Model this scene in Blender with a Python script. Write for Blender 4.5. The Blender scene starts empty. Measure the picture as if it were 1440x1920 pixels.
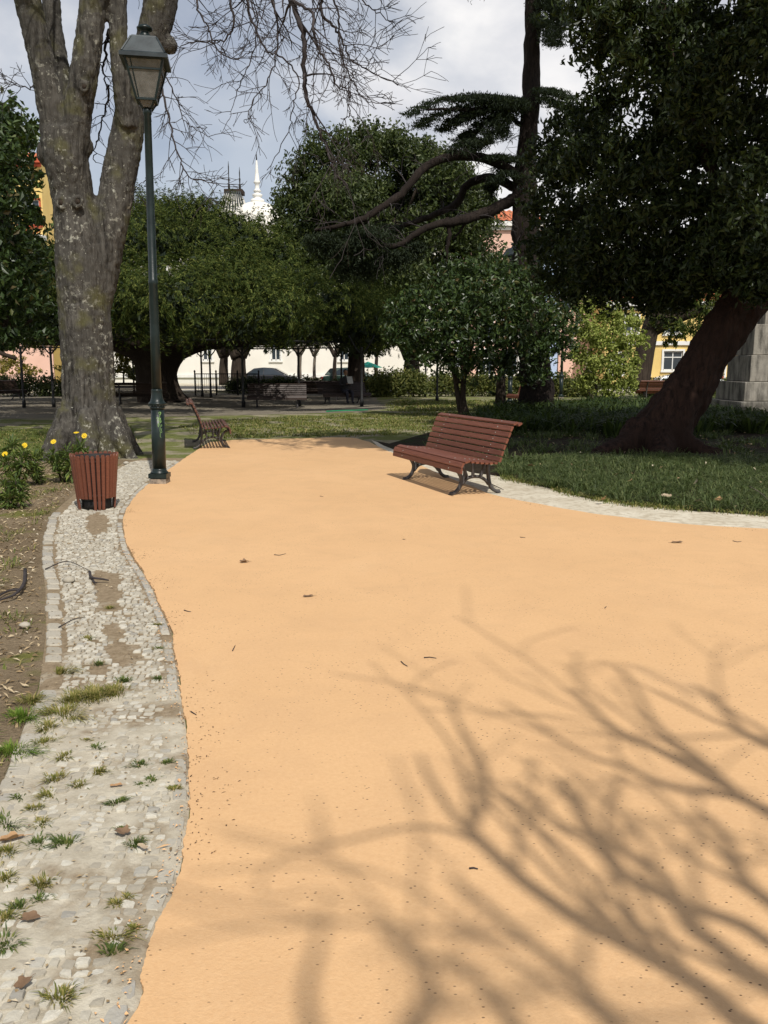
import bpy, math, random
import numpy as np
from mathutils import Vector, Matrix, noise as mnoise

# ------------------------------------------------------------------ camera, sky, sun, exposure
SC = bpy.context.scene
COL = SC.collection
R = math.radians
FPX, EYE, PITCH = 1610.0, 1.6, math.atan(275 / 1610.0)
cam_d = bpy.data.cameras.new('camera')
cam = bpy.data.objects.new('camera', cam_d)
COL.objects.link(cam)
cam.location = (0, 0, EYE)
cam.rotation_euler = (math.pi / 2 - PITCH, 0, 0)
cam_d.sensor_fit = 'VERTICAL'
cam_d.sensor_height = 24.0
cam_d.lens = 24.0 * FPX / 1920.0
cam_d.clip_start, cam_d.clip_end = 0.05, 3000
SC.camera = cam
SC.render.resolution_x, SC.render.resolution_y = 768, 1024

SUN_EL = R(51)
SUN_H = np.array([0.31, -0.95]); SUN_H /= np.linalg.norm(SUN_H)      # horizontal direction towards the sun
SUN_V = np.array([SUN_H[0] * math.cos(SUN_EL), SUN_H[1] * math.cos(SUN_EL), math.sin(SUN_EL)])
sun_d = bpy.data.lights.new('sun', 'SUN')
sun_d.energy = 4.1
sun_d.angle = R(0.53)
sun_d.color = (1.0, 0.955, 0.88)
sun = bpy.data.objects.new('sun', sun_d)
COL.objects.link(sun)
sun.rotation_euler = Vector((-SUN_V[0], -SUN_V[1], -SUN_V[2])).to_track_quat('-Z', 'Y').to_euler()
sun.location = (20, -40, 60)

W = bpy.data.worlds.new('World')
SC.world = W
W.use_nodes = True
nt = W.node_tree
for n in list(nt.nodes):
    nt.nodes.remove(n)
def wn(t, **kw):
    n = nt.nodes.new(t)
    for k, v in kw.items():
        setattr(n, k, v)
    return n
wo = wn('ShaderNodeOutputWorld'); bg = wn('ShaderNodeBackground')
sky = wn('ShaderNodeTexSky', sky_type='NISHITA', sun_disc=False)
sky.sun_elevation = SUN_EL
sky.sun_rotation = math.atan2(SUN_H[0], SUN_H[1])
sky.dust_density = 1.3
sky.air_density = 1.0
bg.inputs['Strength'].default_value = 0.094
tc = wn('ShaderNodeTexCoord')
CLOUD_OFF = (2.70, 0.5, 0.4)
mp = wn('ShaderNodeMapping'); mp.inputs['Location'].default_value = CLOUD_OFF
mp.inputs['Scale'].default_value = (1.0, 1.0, 1.7)
nt.links.new(tc.outputs['Generated'], mp.inputs[0])
n1 = wn('ShaderNodeTexNoise'); n1.inputs['Scale'].default_value = 2.4; n1.inputs['Detail'].default_value = 9
n1.inputs['Roughness'].default_value = 0.52; n1.inputs['Distortion'].default_value = 0.25
nt.links.new(mp.outputs[0], n1.inputs['Vector'])
cr1 = wn('ShaderNodeValToRGB')
cr1.color_ramp.elements[0].position = 0.43; cr1.color_ramp.elements[0].color = (0.42, 0.42, 0.42, 1)
cr1.color_ramp.elements[1].position = 0.58; cr1.color_ramp.elements[1].color = (1, 1, 1, 1)
nt.links.new(n1.outputs[0], cr1.inputs[0])
n2 = wn('ShaderNodeTexNoise'); n2.inputs['Scale'].default_value = 5.0; n2.inputs['Detail'].default_value = 6
nt.links.new(mp.outputs[0], n2.inputs['Vector'])
cr2 = wn('ShaderNodeValToRGB')
cr2.color_ramp.elements[0].position = 0.33; cr2.color_ramp.elements[0].color = (6.6, 6.8, 7.5, 1)
cr2.color_ramp.elements[1].position = 0.68; cr2.color_ramp.elements[1].color = (11.6, 11.3, 11.0, 1)
nt.links.new(n2.outputs[0], cr2.inputs[0])
# haze and cloud thin out from the horizon to the zenith, alike all round
sepz = wn('ShaderNodeSeparateXYZ'); nt.links.new(tc.outputs['Generated'], sepz.inputs[0])
thin = wn('ShaderNodeMapRange', interpolation_type='SMOOTHSTEP'); nt.links.new(sepz.outputs['Z'], thin.inputs[0])
thin.inputs[1].default_value = 0.38; thin.inputs[2].default_value = 0.85; thin.inputs[3].default_value = 1.0; thin.inputs[4].default_value = 0.22
cm = wn('ShaderNodeMath', operation='MULTIPLY'); nt.links.new(cr1.outputs[0], cm.inputs[0]); nt.links.new(thin.outputs[0], cm.inputs[1])
mixc = wn('ShaderNodeMix', data_type='RGBA')
nt.links.new(cm.outputs[0], mixc.inputs[0])
nt.links.new(sky.outputs[0], mixc.inputs[6]); nt.links.new(cr2.outputs[0], mixc.inputs[7])
nt.links.new(mixc.outputs[2], bg.inputs['Color']); nt.links.new(bg.outputs[0], wo.inputs['Surface'])

SC.view_settings.view_transform = 'Standard'
SC.view_settings.look = 'None'
SC.view_settings.gamma = 1.0
SC.view_settings.exposure = 0.0
SC.view_settings.use_curve_mapping = False
SC.render.engine = 'CYCLES'
SC.cycles.use_denoising = True
SC.cycles.max_bounces = 6
SC.cycles.diffuse_bounces = 3
SC.cycles.glossy_bounces = 2
SC.cycles.transmission_bounces = 3
SC.cycles.transparent_max_bounces = 6
SC.cycles.caustics_reflective = False
SC.cycles.caustics_refractive = False
SC.cycles.sample_clamp_indirect = 4.0

# ------------------------------------------------------------------ helpers
random.seed(7)
RNG = np.random.default_rng(11)
CP, SP = math.cos(PITCH), math.sin(PITCH)

def ray(px, py):
    u, v = (px - 720) / FPX, (960 - py) / FPX
    return np.array([u, CP + v * SP, -SP + v * CP])

def gp(px, py, z=0.0):                       # photo pixel -> point on the level z
    d = ray(px, py)
    t = (z - EYE) / d[2]
    return np.array([0, 0, EYE]) + d * t

def wp(px, py, Y):                           # photo pixel -> point at distance Y
    d = ray(px, py)
    return np.array([0, 0, EYE]) + d * (Y / d[1])

def pxm(py, Y, w):                           # width in metres of w photo pixels at row py, distance Y
    return w * (Y / ray(720, py)[1]) / FPX

def lin(r, g, b):
    f = lambda c: (c / 255 / 12.92) if c / 255 <= 0.04045 else ((c / 255 + 0.055) / 1.055) ** 2.4
    return (f(r), f(g), f(b))

def cr(pts, k=6):                            # Catmull-Rom through points
    P = [np.asarray(p, float) for p in pts]
    P = [2 * P[0] - P[1]] + P + [2 * P[-1] - P[-2]]
    out = []
    for i in range(1, len(P) - 2):
        a, b, c, d = P[i - 1:i + 3]
        for j in range(k):
            t = j / k
            out.append(0.5 * (2 * b + (c - a) * t + (2 * a - 5 * b + 4 * c - d) * t * t + (3 * b - a - 3 * c + d) * t ** 3))
    out.append(P[-2])
    return out

class MB:
    """collects shapes; build() links them as one mesh object"""
    def __init__(s):
        s.v = []; s.f = []; s.m = []; s.sm = []
    def add(s, verts, faces, mi=0, smooth=False):
        o = len(s.v)
        s.v.extend([tuple(map(float, p)) for p in verts])
        s.f.extend([tuple(i + o for i in f) for f in faces])
        s.m.extend([mi] * len(faces)); s.sm.extend([smooth] * len(faces))
    def box(s, c, d, mi=0, rz=0.0):
        c = np.array(c, float); h = np.array(d, float) / 2
        co, si = math.cos(rz), math.sin(rz)
        V = []
        for z in (-1, 1):
            for (x, y) in ((-1, -1), (1, -1), (1, 1), (-1, 1)):
                X, Y = x * h[0], y * h[1]
                V.append((c[0] + X * co - Y * si, c[1] + X * si + Y * co, c[2] + z * h[2]))
        s.add(V, [(3, 2, 1, 0), (4, 5, 6, 7), (0, 1, 5, 4), (1, 2, 6, 5), (2, 3, 7, 6), (3, 0, 4, 7)], mi)
    def bar(s, p0, p1, w, h, up=(0, 0, 1), ch=0.15, mi=0):
        """chamfered bar between two points: w across, h along 'up'"""
        p0 = np.array(p0, float); p1 = np.array(p1, float); up = np.array(up, float)
        t = p1 - p0; L = np.linalg.norm(t); t = t / L
        sd = np.cross(t, up); sd /= np.linalg.norm(sd); up = np.cross(sd, t)
        c = ch * min(w, h)
        sec = [(-w/2+c, -h/2), (w/2-c, -h/2), (w/2, -h/2+c), (w/2, h/2-c), (w/2-c, h/2), (-w/2+c, h/2), (-w/2, h/2-c), (-w/2, -h/2+c)]
        V = [p0 + sd * a + up * b for a, b in sec] + [p1 + sd * a + up * b for a, b in sec]
        F = [(i, (i + 1) % 8, 8 + (i + 1) % 8, 8 + i) for i in range(8)]
        F += [tuple(range(7, -1, -1)), tuple(range(8, 16))]
        s.add(V, F, mi)
    def tube(s, pts, rad, n=8, sq=None, ref=None, cap=True, mi=0, smooth=True, fn=None):
        """sweep along pts; rad scalar or list; sq=(a,b) section squash along ref axis; fn(i,theta)->radius factor"""
        P = [np.asarray(p, float) for p in pts]
        m = len(P)
        rr = [rad] * m if np.isscalar(rad) else list(np.interp(np.linspace(0, 1, m), np.linspace(0, 1, len(rad)), rad))
        T = []
        for i in range(m):
            d = P[min(i + 1, m - 1)] - P[max(i - 1, 0)]
            T.append(d / (np.linalg.norm(d) + 1e-9))
        a = np.array(ref if ref is not None else ((1, 0, 0) if abs(T[0][0]) < 0.8 else (0, 1, 0)), float)
        V = []; F = []
        for i in range(m):
            if ref is not None:
                a = np.array(ref, float)
            a = a - T[i] * np.dot(a, T[i]); a /= (np.linalg.norm(a) + 1e-9)
            b = np.cross(T[i], a)
            for k in range(n):
                th = 2 * math.pi * (k + (0.5 if n == 4 else 0)) / n
                q = rr[i] * (fn(i, th) if fn else 1.0)
                ca, sb = math.cos(th), math.sin(th)
                if sq: ca *= sq[0]; sb *= sq[1]
                V.append(P[i] + (a * ca + b * sb) * q)
        for i in range(m - 1):
            for k in range(n):
                k2 = (k + 1) % n
                F.append((i * n + k, i * n + k2, (i + 1) * n + k2, (i + 1) * n + k))
        if cap:
            F.append(tuple(range(n - 1, -1, -1))); F.append(tuple((m - 1) * n + k for k in range(n)))
        s.add(V, F, mi, smooth)
    def lathe(s, prof, n=20, c=(0, 0, 0), mi=0, smooth=True, a0=0.0):
        V = []; F = []
        for r, z in prof:
            for k in range(n):
                th = 2 * math.pi * k / n + a0
                V.append((c[0] + r * math.cos(th), c[1] + r * math.sin(th), c[2] + z))
        m = len(prof)
        for i in range(m - 1):
            for k in range(n):
                k2 = (k + 1) % n
                F.append((i * n + k, i * n + k2, (i + 1) * n + k2, (i + 1) * n + k))
        F.append(tuple(range(n - 1, -1, -1))); F.append(tuple((m - 1) * n + k for k in range(n)))
        s.add(V, F, mi, smooth)
    def build(s, name, mat, parent=None):
        me = bpy.data.meshes.new(name)
        me.from_pydata(s.v, [], s.f)
        for m in (mat if isinstance(mat, (list, tuple)) else [mat]):
            me.materials.append(m)
        me.polygons.foreach_set('material_index', s.m)
        me.polygons.foreach_set('use_smooth', s.sm)
        me.update()
        return link(name, me, parent)

def link(name, me, parent=None):
    o = bpy.data.objects.new(name, me)
    COL.objects.link(o)
    if parent is not None:
        o.parent = parent
    return o

def empty(name, loc=(0, 0, 0), rz=0.0):
    o = bpy.data.objects.new(name, None)
    COL.objects.link(o)
    o.location = tuple(float(x) for x in loc); o.rotation_euler = (0, 0, rz); o.empty_display_size = 0.2
    return o

def tag(o, label=None, cat=None, group=None, kind=None):
    if label: o['label'] = label
    if cat: o['category'] = cat
    if group: o['group'] = group
    if kind: o['kind'] = kind
    return o

def fast_mesh(name, V, F, mats, parent=None, smooth=False, mi=None):
    """numpy arrays: V (n,3), F (m,k)"""
    me = bpy.data.meshes.new(name)
    V = np.ascontiguousarray(V, dtype=np.float32); F = np.ascontiguousarray(F, dtype=np.int32)
    me.vertices.add(len(V)); me.vertices.foreach_set('co', V.ravel())
    k = F.shape[1]
    me.loops.add(F.size); me.loops.foreach_set('vertex_index', F.ravel())
    me.polygons.add(len(F)); me.polygons.foreach_set('loop_start', np.arange(0, F.size, k, dtype=np.int32))
    for m in (mats if isinstance(mats, (list, tuple)) else [mats]):
        me.materials.append(m)
    if mi is not None:
        me.polygons.foreach_set('material_index', np.asarray(mi, dtype=np.int32))
    me.polygons.foreach_set('use_smooth', np.full(len(F), smooth))
    me.update(calc_edges=True)
    return link(name, me, parent)

def copy_tree(o, parent=None):
    c = o.copy(); COL.objects.link(c); c.parent = parent
    for ch in o.children:
        copy_tree(ch, c)
    return c

def nrm(a):
    return a / (np.linalg.norm(a, axis=-1, keepdims=True) + 1e-9)

def leaves(P, N, L, Wd, droop=0.25, spread=0.7, fold=0.18, rng=RNG, T=None):
    """diamond leaves with a folded midrib at points P facing roughly N -> V, F"""
    n = len(P)
    L = np.asarray(L) * (0.7 + 0.6 * rng.random(n)); Wd = np.asarray(Wd) * (0.75 + 0.5 * rng.random(n))
    nn = nrm(N + spread * rng.normal(size=(n, 3)))
    t = rng.normal(size=(n, 3)); t[:, 2] -= droop * 2
    if T is not None: t = T + t * .35
    t = nrm(t - nn * np.sum(t * nn, 1, keepdims=True))
    s = np.cross(nn, t)
    L = L[:, None]; Wd = Wd[:, None]
    base = P - t * L * 0.5
    tip = P + t * L * 0.5 - nn * L * 0.12
    mid = P - t * L * 0.05
    a = mid + s * Wd * 0.5 + nn * Wd * fold
    b = mid - s * Wd * 0.5 + nn * Wd * fold
    V = np.stack([base, a, tip, b], 1).reshape(-1, 3)
    i = np.arange(n) * 4
    F = np.concatenate([np.stack([i, i + 1, i + 2], 1), np.stack([i, i + 2, i + 3], 1)])
    return V, F

def clump_points(cs, rad, n_each, k=2.2, rng=RNG, flat=1.0, per=1, tr=0.2):
    """points in ellipsoidal clumps, denser near the outside; returns P and outward N"""
    Ps = []; Ns = []
    for c, r, n in zip(cs, rad, n_each):
        m_ = max(4, n // per); nt_ = n; n = m_
        d = nrm(rng.normal(size=(n, 3)))
        q = rng.random((n, 1)) ** (1.0 / k)
        lump = 1 + 0.28 * np.sin(d[:, :1] * 5 + c[0] * 3) * np.cos(d[:, 1:2] * 6 + c[1] * 2) + 0.15 * rng.normal(size=(n, 1))
        r3 = np.array([r, r, r * flat]) if np.isscalar(r) else np.array(r)
        p_ = np.array(c) + d * q * lump * r3
        if per > 1:                                  # sprays: several leaves round each twig end
            o_ = rng.normal(size=(n, per, 3)) * (tr * float(np.mean(r3)))
            Ns.append(nrm((nrm(d / r3)[:, None, :] * .8 + nrm(o_) * .75).reshape(-1, 3)))
            Ps.append((p_[:, None, :] + o_).reshape(-1, 3))
        else:
            Ps.append(p_); Ns.append(nrm(d / r3))
    return np.concatenate(Ps), np.concatenate(Ns)

# ------------------------------------------------------------------ materials
def new_mat(name):
    m = bpy.data.materials.new(name); m.use_nodes = True
    t = m.node_tree
    b = t.nodes['Principled BSDF']
    return m, t, b

def nd(t, typ, **kw):
    n = t.nodes.new(typ)
    for k, v in kw.items():
        if k in n.inputs: n.inputs[k].default_value = v
        else: setattr(n, k, v)
    return n

def ramp(t, src, stops):
    r = t.nodes.new('ShaderNodeValToRGB')
    e = r.color_ramp.elements
    while len(e) < len(stops): e.new(0.5)
    for x, (p, c) in zip(e, stops):
        x.position = p; x.color = (c[0], c[1], c[2], 1) if len(c) == 3 else c
    t.links.new(src, r.inputs[0])
    return r.outputs[0]

def coords(t, scale=(1, 1, 1), kind='Object', rot=(0, 0, 0)):
    c = t.nodes.new('ShaderNodeTexCoord'); m = t.nodes.new('ShaderNodeMapping')
    m.inputs['Scale'].default_value = scale; m.inputs['Rotation'].default_value = rot
    t.links.new(c.outputs[kind], m.inputs[0])
    return m.outputs[0]

def noise_n(t, vec, scale, detail=4, rough=0.55, dist=0.0):
    n = nd(t, 'ShaderNodeTexNoise', Scale=scale, Detail=detail, Roughness=rough, Distortion=dist)
    t.links.new(vec, n.inputs['Vector'])
    return n.outputs[0]

def mix(t, fac, a, b, mode='MIX'):
    m = nd(t, 'ShaderNodeMix', data_type='RGBA', blend_type=mode)
    for i, s in ((0, fac), (6, a), (7, b)):
        if hasattr(s, 'links') or hasattr(s, 'is_linked'): t.links.new(s, m.inputs[i])
        elif i == 0: m.inputs[0].default_value = s
        else: m.inputs[i].default_value = (s[0], s[1], s[2], 1)
    return m.outputs[2]

def bump(t, b, h, strength=0.4, dist=0.02):
    n = nd(t, 'ShaderNodeBump', Strength=strength, Distance=dist)
    t.links.new(h, n.inputs['Height']); t.links.new(n.outputs[0], b.inputs['Normal'])

def simple(name, c1, c2=None, scale=6.0, rough=0.7, bmp=0.2, bscale=40.0, spec=0.3, metal=0.0, vec=(1, 1, 1), dist=0.01):
    m, t, b = new_mat(name)
    v = coords(t, vec)
    c2 = c2 or tuple(x * 0.7 for x in c1)
    f = noise_n(t, v, scale, 5)
    t.links.new(ramp(t, f, [(0.32, c2), (0.68, c1)]), b.inputs['Base Color'])
    b.inputs['Roughness'].default_value = rough
    b.inputs['Specular IOR Level'].default_value = spec
    b.inputs['Metallic'].default_value = metal
    if bmp: bump(t, b, noise_n(t, v, bscale, 4), bmp, dist)
    return m

def leaf_mat(name, stops, rough=0.5, spec=0.35, trans=0.25, tcol=None):
    m, t, b = new_mat(name)
    g = t.nodes.new('ShaderNodeNewGeometry')
    col = ramp(t, g.outputs['Random Per Island'], stops)
    t.links.new(col, b.inputs['Base Color'])
    b.inputs['Roughness'].default_value = rough
    b.inputs['Specular IOR Level'].default_value = spec
    if trans:
        tr = t.nodes.new('ShaderNodeBsdfTranslucent')
        c2 = mix(t, 0.6, col, tcol or (0.16, 0.22, 0.03))
        t.links.new(c2, tr.inputs[0])
        ms = t.nodes.new('ShaderNodeMixShader'); ms.inputs[0].default_value = trans
        t.links.new(b.outputs[0], ms.inputs[1]); t.links.new(tr.outputs[0], ms.inputs[2])
        t.links.new(ms.outputs[0], t.nodes['Material Output'].inputs[0])
    return m

def bark_mat(name, c1, c2, lichen=None, moss=None, stretch=0.22, bs=0.9, lich=(0.60, 0.66)):
    m, t, b = new_mat(name)
    v = coords(t, (1, 1, stretch)); v0 = coords(t)
    f = noise_n(t, v, 13, 7, 0.62, 0.4)
    fis = noise_n(t, coords(t, (1, 1, 0.09)), 17, 6, 0.6, 0.7)
    hs_ = nd(t, 'ShaderNodeMath', operation='ADD'); t.links.new(f, hs_.inputs[0]); t.links.new(fis, hs_.inputs[1])
    hm_ = nd(t, 'ShaderNodeMath', operation='MULTIPLY'); t.links.new(hs_.outputs[0], hm_.inputs[0]); hm_.inputs[1].default_value = 0.5
    f = hm_.outputs[0]
    col = ramp(t, f, [(0.38, c2), (0.56, c1)])
    col = mix(t, ramp(t, noise_n(t, v0, 1.1, 3), [(0.4, (0, 0, 0)), (0.65, (1, 1, 1))]), col, tuple(x * 0.62 for x in c1))
    if moss:
        col = mix(t, ramp(t, noise_n(t, v0, 2.1, 5), [(0.52, (0, 0, 0)), (0.68, (0.8, 0.8, 0.8))]), col, moss)
    if lichen:
        big = ramp(t, noise_n(t, v0, 1.3, 3), [(0.44, (0, 0, 0)), (0.60, (1, 1, 1))])
        sp = ramp(t, noise_n(t, v0, 11, 6, 0.72), [(lich[0] - .05, (0, 0, 0)), (lich[1] - .03, (.85, .85, .85))])
        mm = mix(t, 1.0, big, sp, 'MULTIPLY')
        col = mix(t, mm, col, lichen)
        sp2 = ramp(t, noise_n(t, v0, 24, 4, 0.6), [(.67, (0, 0, 0)), (.71, (.8, .8, .8))])
        col = mix(t, sp2, col, lichen)
    t.links.new(col, b.inputs['Base Color'])
    b.inputs['Roughness'].default_value = 0.9
    b.inputs['Specular IOR Level'].default_value = 0.15
    bump(t, b, f, bs, 0.11)
    return m

M = {}
# path: resin-bound sand colour with small dark grains
m, t, b = new_mat('path_resin')
v = coords(t)
base = ramp(t, noise_n(t, v, 0.55, 4), [(0.3, (0.63, 0.395, 0.20)), (0.7, (0.685, 0.435, 0.225))])
base = mix(t, ramp(t, noise_n(t, v, 2.6, 7, 0.7, 0.6), [(0.45, (0, 0, 0)), (0.75, (0.45, 0.45, 0.45))]), base, (0.52, 0.325, 0.175))
base = mix(t, ramp(t, noise_n(t, coords(t, (1.0, .35, 1), rot=(0, 0, .35)), 1.7, 6, 0.7), [(0.55, (0, 0, 0)), (0.8, (0.28, 0.28, 0.28))]), base, (0.72, 0.50, 0.29))
base = mix(t, ramp(t, noise_n(t, v, 55, 3), [(0.35, (0, 0, 0)), (0.7, (0.35, 0.35, 0.35))]), base, (0.55, 0.32, 0.15))
vo = nd(t, 'ShaderNodeTexVoronoi', Scale=42.0, Randomness=1.0)
vm = coords(t, (1, 1.7, 1), rot=(0, 0, 0.5)); t.links.new(vm, vo.inputs['Vector'])
dots = ramp(t, vo.outputs['Distance'], [(0.14, (1, 1, 1)), (0.22, (0, 0, 0))])
vc = nd(t, 'ShaderNodeSeparateColor'); t.links.new(vo.outputs['Color'], vc.inputs[0])
sel = ramp(t, vc.outputs[0], [(0.72, (0, 0, 0)), (0.75, (1, 1, 1))])
patch = ramp(t, noise_n(t, v, 1.6, 4), [(0.38, (0.12, 0.12, 0.12)), (0.60, (1, 1, 1))])
d1 = mix(t, 1.0, dots, sel, 'MULTIPLY'); d1 = mix(t, 1.0, d1, patch, 'MULTIPLY')
base = mix(t, d1, base, (0.10, 0.055, 0.03))
t.links.new(base, b.inputs['Base Color'])
b.inputs['Roughness'].default_value = 0.85; b.inputs['Specular IOR Level'].default_value = 0.25
bump(t, b, noise_n(t, v, 120, 4), 0.35, 0.006)
M['path'] = m

def ground_mat(name, soil1, soil2, g1, g2, gpos, gscale, fine=1.0):
    m, t, b = new_mat(name)
    v = coords(t)
    soil = ramp(t, noise_n(t, v, 1.3, 6, 0.6), [(0.3, soil2), (0.7, soil1)])
    soil = mix(t, ramp(t, noise_n(t, v, 30 * fine, 5, 0.7), [(0.35, (0, 0, 0)), (0.75, (0.7, 0.7, 0.7))]), soil, tuple(x * 0.55 for x in soil2))
    grass = ramp(t, noise_n(t, v, 14 * fine, 6, 0.75), [(0.3, g2), (0.7, g1)])
    fac = ramp(t, noise_n(t, v, gscale, 7, 0.65, 0.3), [(gpos - 0.04, (0, 0, 0)), (gpos + 0.05, (1, 1, 1))])
    t.links.new(mix(t, fac, soil, grass), b.inputs['Base Color'])
    b.inputs['Roughness'].default_value = 0.95; b.inputs['Specular IOR Level'].default_value = 0.1
    bump(t, b, noise_n(t, v, 22 * fine, 6, 0.7), 0.8, 0.04)
    return m
M['ground'] = ground_mat('park_ground', (0.40, 0.355, 0.25), (0.27, 0.235, 0.16), (0.19, 0.205, 0.065), (0.10, 0.115, 0.035), 0.47, 0.9)
M['soil'] = ground_mat('bed_soil', (0.33, 0.255, 0.165), (0.185, 0.135, 0.08), (0.21, 0.20, 0.055), (0.10, 0.11, 0.03), 0.60, 1.4, 1.6)
M['earth'] = ground_mat('packed_earth', (0.30, 0.265, 0.205), (0.20, 0.175, 0.135), (0.13, 0.135, 0.05), (0.08, 0.085, 0.03), 0.66, 0.7)
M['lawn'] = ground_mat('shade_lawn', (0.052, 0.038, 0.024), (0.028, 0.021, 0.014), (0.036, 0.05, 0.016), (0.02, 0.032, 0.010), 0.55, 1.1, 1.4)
M['turf'] = ground_mat('green_turf', (0.20, 0.19, 0.09), (0.13, 0.13, 0.055), (0.13, 0.155, 0.04), (0.07, 0.095, 0.022), 0.42, 1.6)
# pale worn edging of tiny setts
m, t, b = new_mat('pale_edging')
v = coords(t)
vo = nd(t, 'ShaderNodeTexVoronoi', Scale=15.0); t.links.new(v, vo.inputs['Vector'])
f = noise_n(t, v, 3, 5)
c = ramp(t, f, [(0.3, (0.50, 0.44, 0.33)), (0.7, (0.66, 0.61, 0.49))])
c = mix(t, ramp(t, vo.outputs['Distance'], [(0.5, (0, 0, 0)), (0.75, (0.5, 0.5, 0.5))]), c, (0.36, 0.29, 0.19))
c = mix(t, ramp(t, noise_n(t, v, 38, 4, 0.7), [(0.62, (0, 0, 0)), (0.70, (0.8, 0.8, 0.8))]), c, (0.14, 0.12, 0.08))
t.links.new(c, b.inputs['Base Color']); b.inputs['Roughness'].default_value = 0.9
bump(t, b, noise_n(t, v, 40, 4), 0.5, 0.015)
M['edging'] = m
# bed between the cobbles: pale dust with brown soil
m, t, b = new_mat('joint_dust')
v = coords(t)
sx = t.nodes.new('ShaderNodeSeparateXYZ'); t.links.new(v, sx.inputs[0])
mr = nd(t, 'ShaderNodeMapRange'); t.links.new(sx.outputs[1], mr.inputs[0])
mr.inputs[1].default_value = 3.6; mr.inputs[2].default_value = 5.2; mr.inputs[3].default_value = 0.11; mr.inputs[4].default_value = -0.10
sm = nd(t, 'ShaderNodeMath', operation='ADD'); t.links.new(noise_n(t, v, 2.2, 6, 0.65), sm.inputs[0]); t.links.new(mr.outputs[0], sm.inputs[1])
soilc = ramp(t, noise_n(t, v, 26, 6, 0.7), [(0.3, (0.17, 0.125, 0.075)), (0.7, (0.32, 0.25, 0.165))])
dust = ramp(t, noise_n(t, v, 9, 6, 0.6), [(0.3, (0.36, 0.315, 0.235)), (0.7, (0.56, 0.51, 0.405))])
t.links.new(mix(t, ramp(t, sm.outputs[0], [(0.48, (0, 0, 0)), (0.62, (1, 1, 1))]), soilc, dust), b.inputs['Base Color'])
b.inputs['Roughness'].default_value = 0.95; b.inputs['Specular IOR Level'].default_value = 0.1
bump(t, b, noise_n(t, v, 45, 5, 0.7), 0.6, 0.012)
M['joint'] = m
def stone_mat(name, stops):
    m, t, b = new_mat(name)
    g = t.nodes.new('ShaderNodeNewGeometry'); oi = t.nodes.new('ShaderNodeObjectInfo')
    ad = nd(t, 'ShaderNodeMath', operation='ADD'); t.links.new(g.outputs['Random Per Island'], ad.inputs[0]); t.links.new(oi.outputs['Random'], ad.inputs[1])
    fr = nd(t, 'ShaderNodeMath', operation='FRACT'); t.links.new(ad.outputs[0], fr.inputs[0])
    c = ramp(t, fr.outputs[0], stops)
    v = coords(t)
    c = mix(t, ramp(t, noise_n(t, v, 28, 5, 0.7), [(0.42, (0, 0, 0)), (0.75, (0.55, 0.55, 0.55))]), c, (0.36, 0.31, 0.23))
    t.links.new(c, b.inputs['Base Color']); b.inputs['Roughness'].default_value = 0.85
    b.inputs['Specular IOR Level'].default_value = 0.2
    bump(t, b, noise_n(t, v, 60, 5, 0.65), 0.5, 0.008)
    return m
M['cobble'] = stone_mat('limestone_cobble', [(0.0, (0.34, 0.305, 0.24)), (0.5, (0.45, 0.415, 0.335)), (0.9, (0.57, 0.54, 0.455)), (1.0, (0.29, 0.275, 0.24))])
M['kerbstone'] = stone_mat('kerb_limestone', [(0.0, (0.33, 0.30, 0.24)), (0.6, (0.45, 0.415, 0.34)), (1.0, (0.31, 0.295, 0.26))])
M['bluestone'] = stone_mat('blue_grey_sett', [(0.0, (0.34, 0.315, 0.265)), (0.6, (0.47, 0.44, 0.365)), (1.0, (0.31, 0.30, 0.275))])

M['bark'] = bark_mat('grey_bark', (0.104, 0.096, 0.083), (0.018, 0.016, 0.014), (0.42, 0.41, 0.34), (0.10, 0.095, 0.04))
M['twig'] = simple('twig_bark', (0.055, 0.045, 0.045), (0.03, 0.025, 0.025), 10, 0.9, 0)
M['cedar_bark'] = bark_mat('cedar_bark', (0.030, 0.022, 0.018), (0.010, 0.008, 0.007), None, None, 0.25, 0.8)  # bark darkened to stand in for shade on the arms
M['red_bark'] = bark_mat('red_brown_bark', (0.046, 0.026, 0.019), (0.011, 0.007, 0.006), None, None, 0.16, 0.9)
M['dark_bark'] = bark_mat('dark_bark', (0.06, 0.045, 0.034), (0.022, 0.017, 0.013), None, None, 0.2, 0.8)
M['pale_bark'] = bark_mat('pale_bark', (0.26, 0.22, 0.17), (0.12, 0.10, 0.08), None, None, 0.3, 0.5)
M['leaf_dark'] = leaf_mat('dark_glossy_leaf', [(0, (0.010, 0.017, 0.006)), (0.6, (0.021, 0.033, 0.010)), (1, (0.05, 0.07, 0.02))], 0.45, 0.24, 0.12)
M['leaf_mag'] = leaf_mat('olive_green_leaf', [(0, (0.022, 0.035, 0.011)), (0.6, (0.050, 0.071, 0.02)), (1, (0.095, 0.115, 0.034))], 0.48, 0.3, 0.2)
M['leaf_cam'] = leaf_mat('camellia_leaf', [(0, (0.018, 0.035, 0.011)), (0.7, (0.042, 0.072, 0.02)), (0.93, (0.09, 0.135, 0.036)), (1, (0.12, 0.075, 0.035))], 0.40, 0.38, 0.2)
M['leaf_lime'] = leaf_mat('light_green_leaf', [(0, (0.20, 0.25, 0.05)), (0.6, (0.34, 0.39, 0.09)), (1, (0.44, 0.48, 0.14))], 0.55, 0.3, 0.35)
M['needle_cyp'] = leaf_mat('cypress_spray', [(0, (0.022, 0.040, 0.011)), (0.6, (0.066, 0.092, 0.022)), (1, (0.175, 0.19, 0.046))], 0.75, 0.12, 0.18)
M['needle_cedar'] = leaf_mat('cedar_needles', [(0, (0.012, 0.020, 0.012)), (1, (0.035, 0.048, 0.024))], 0.7, 0.2, 0.1)
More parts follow.
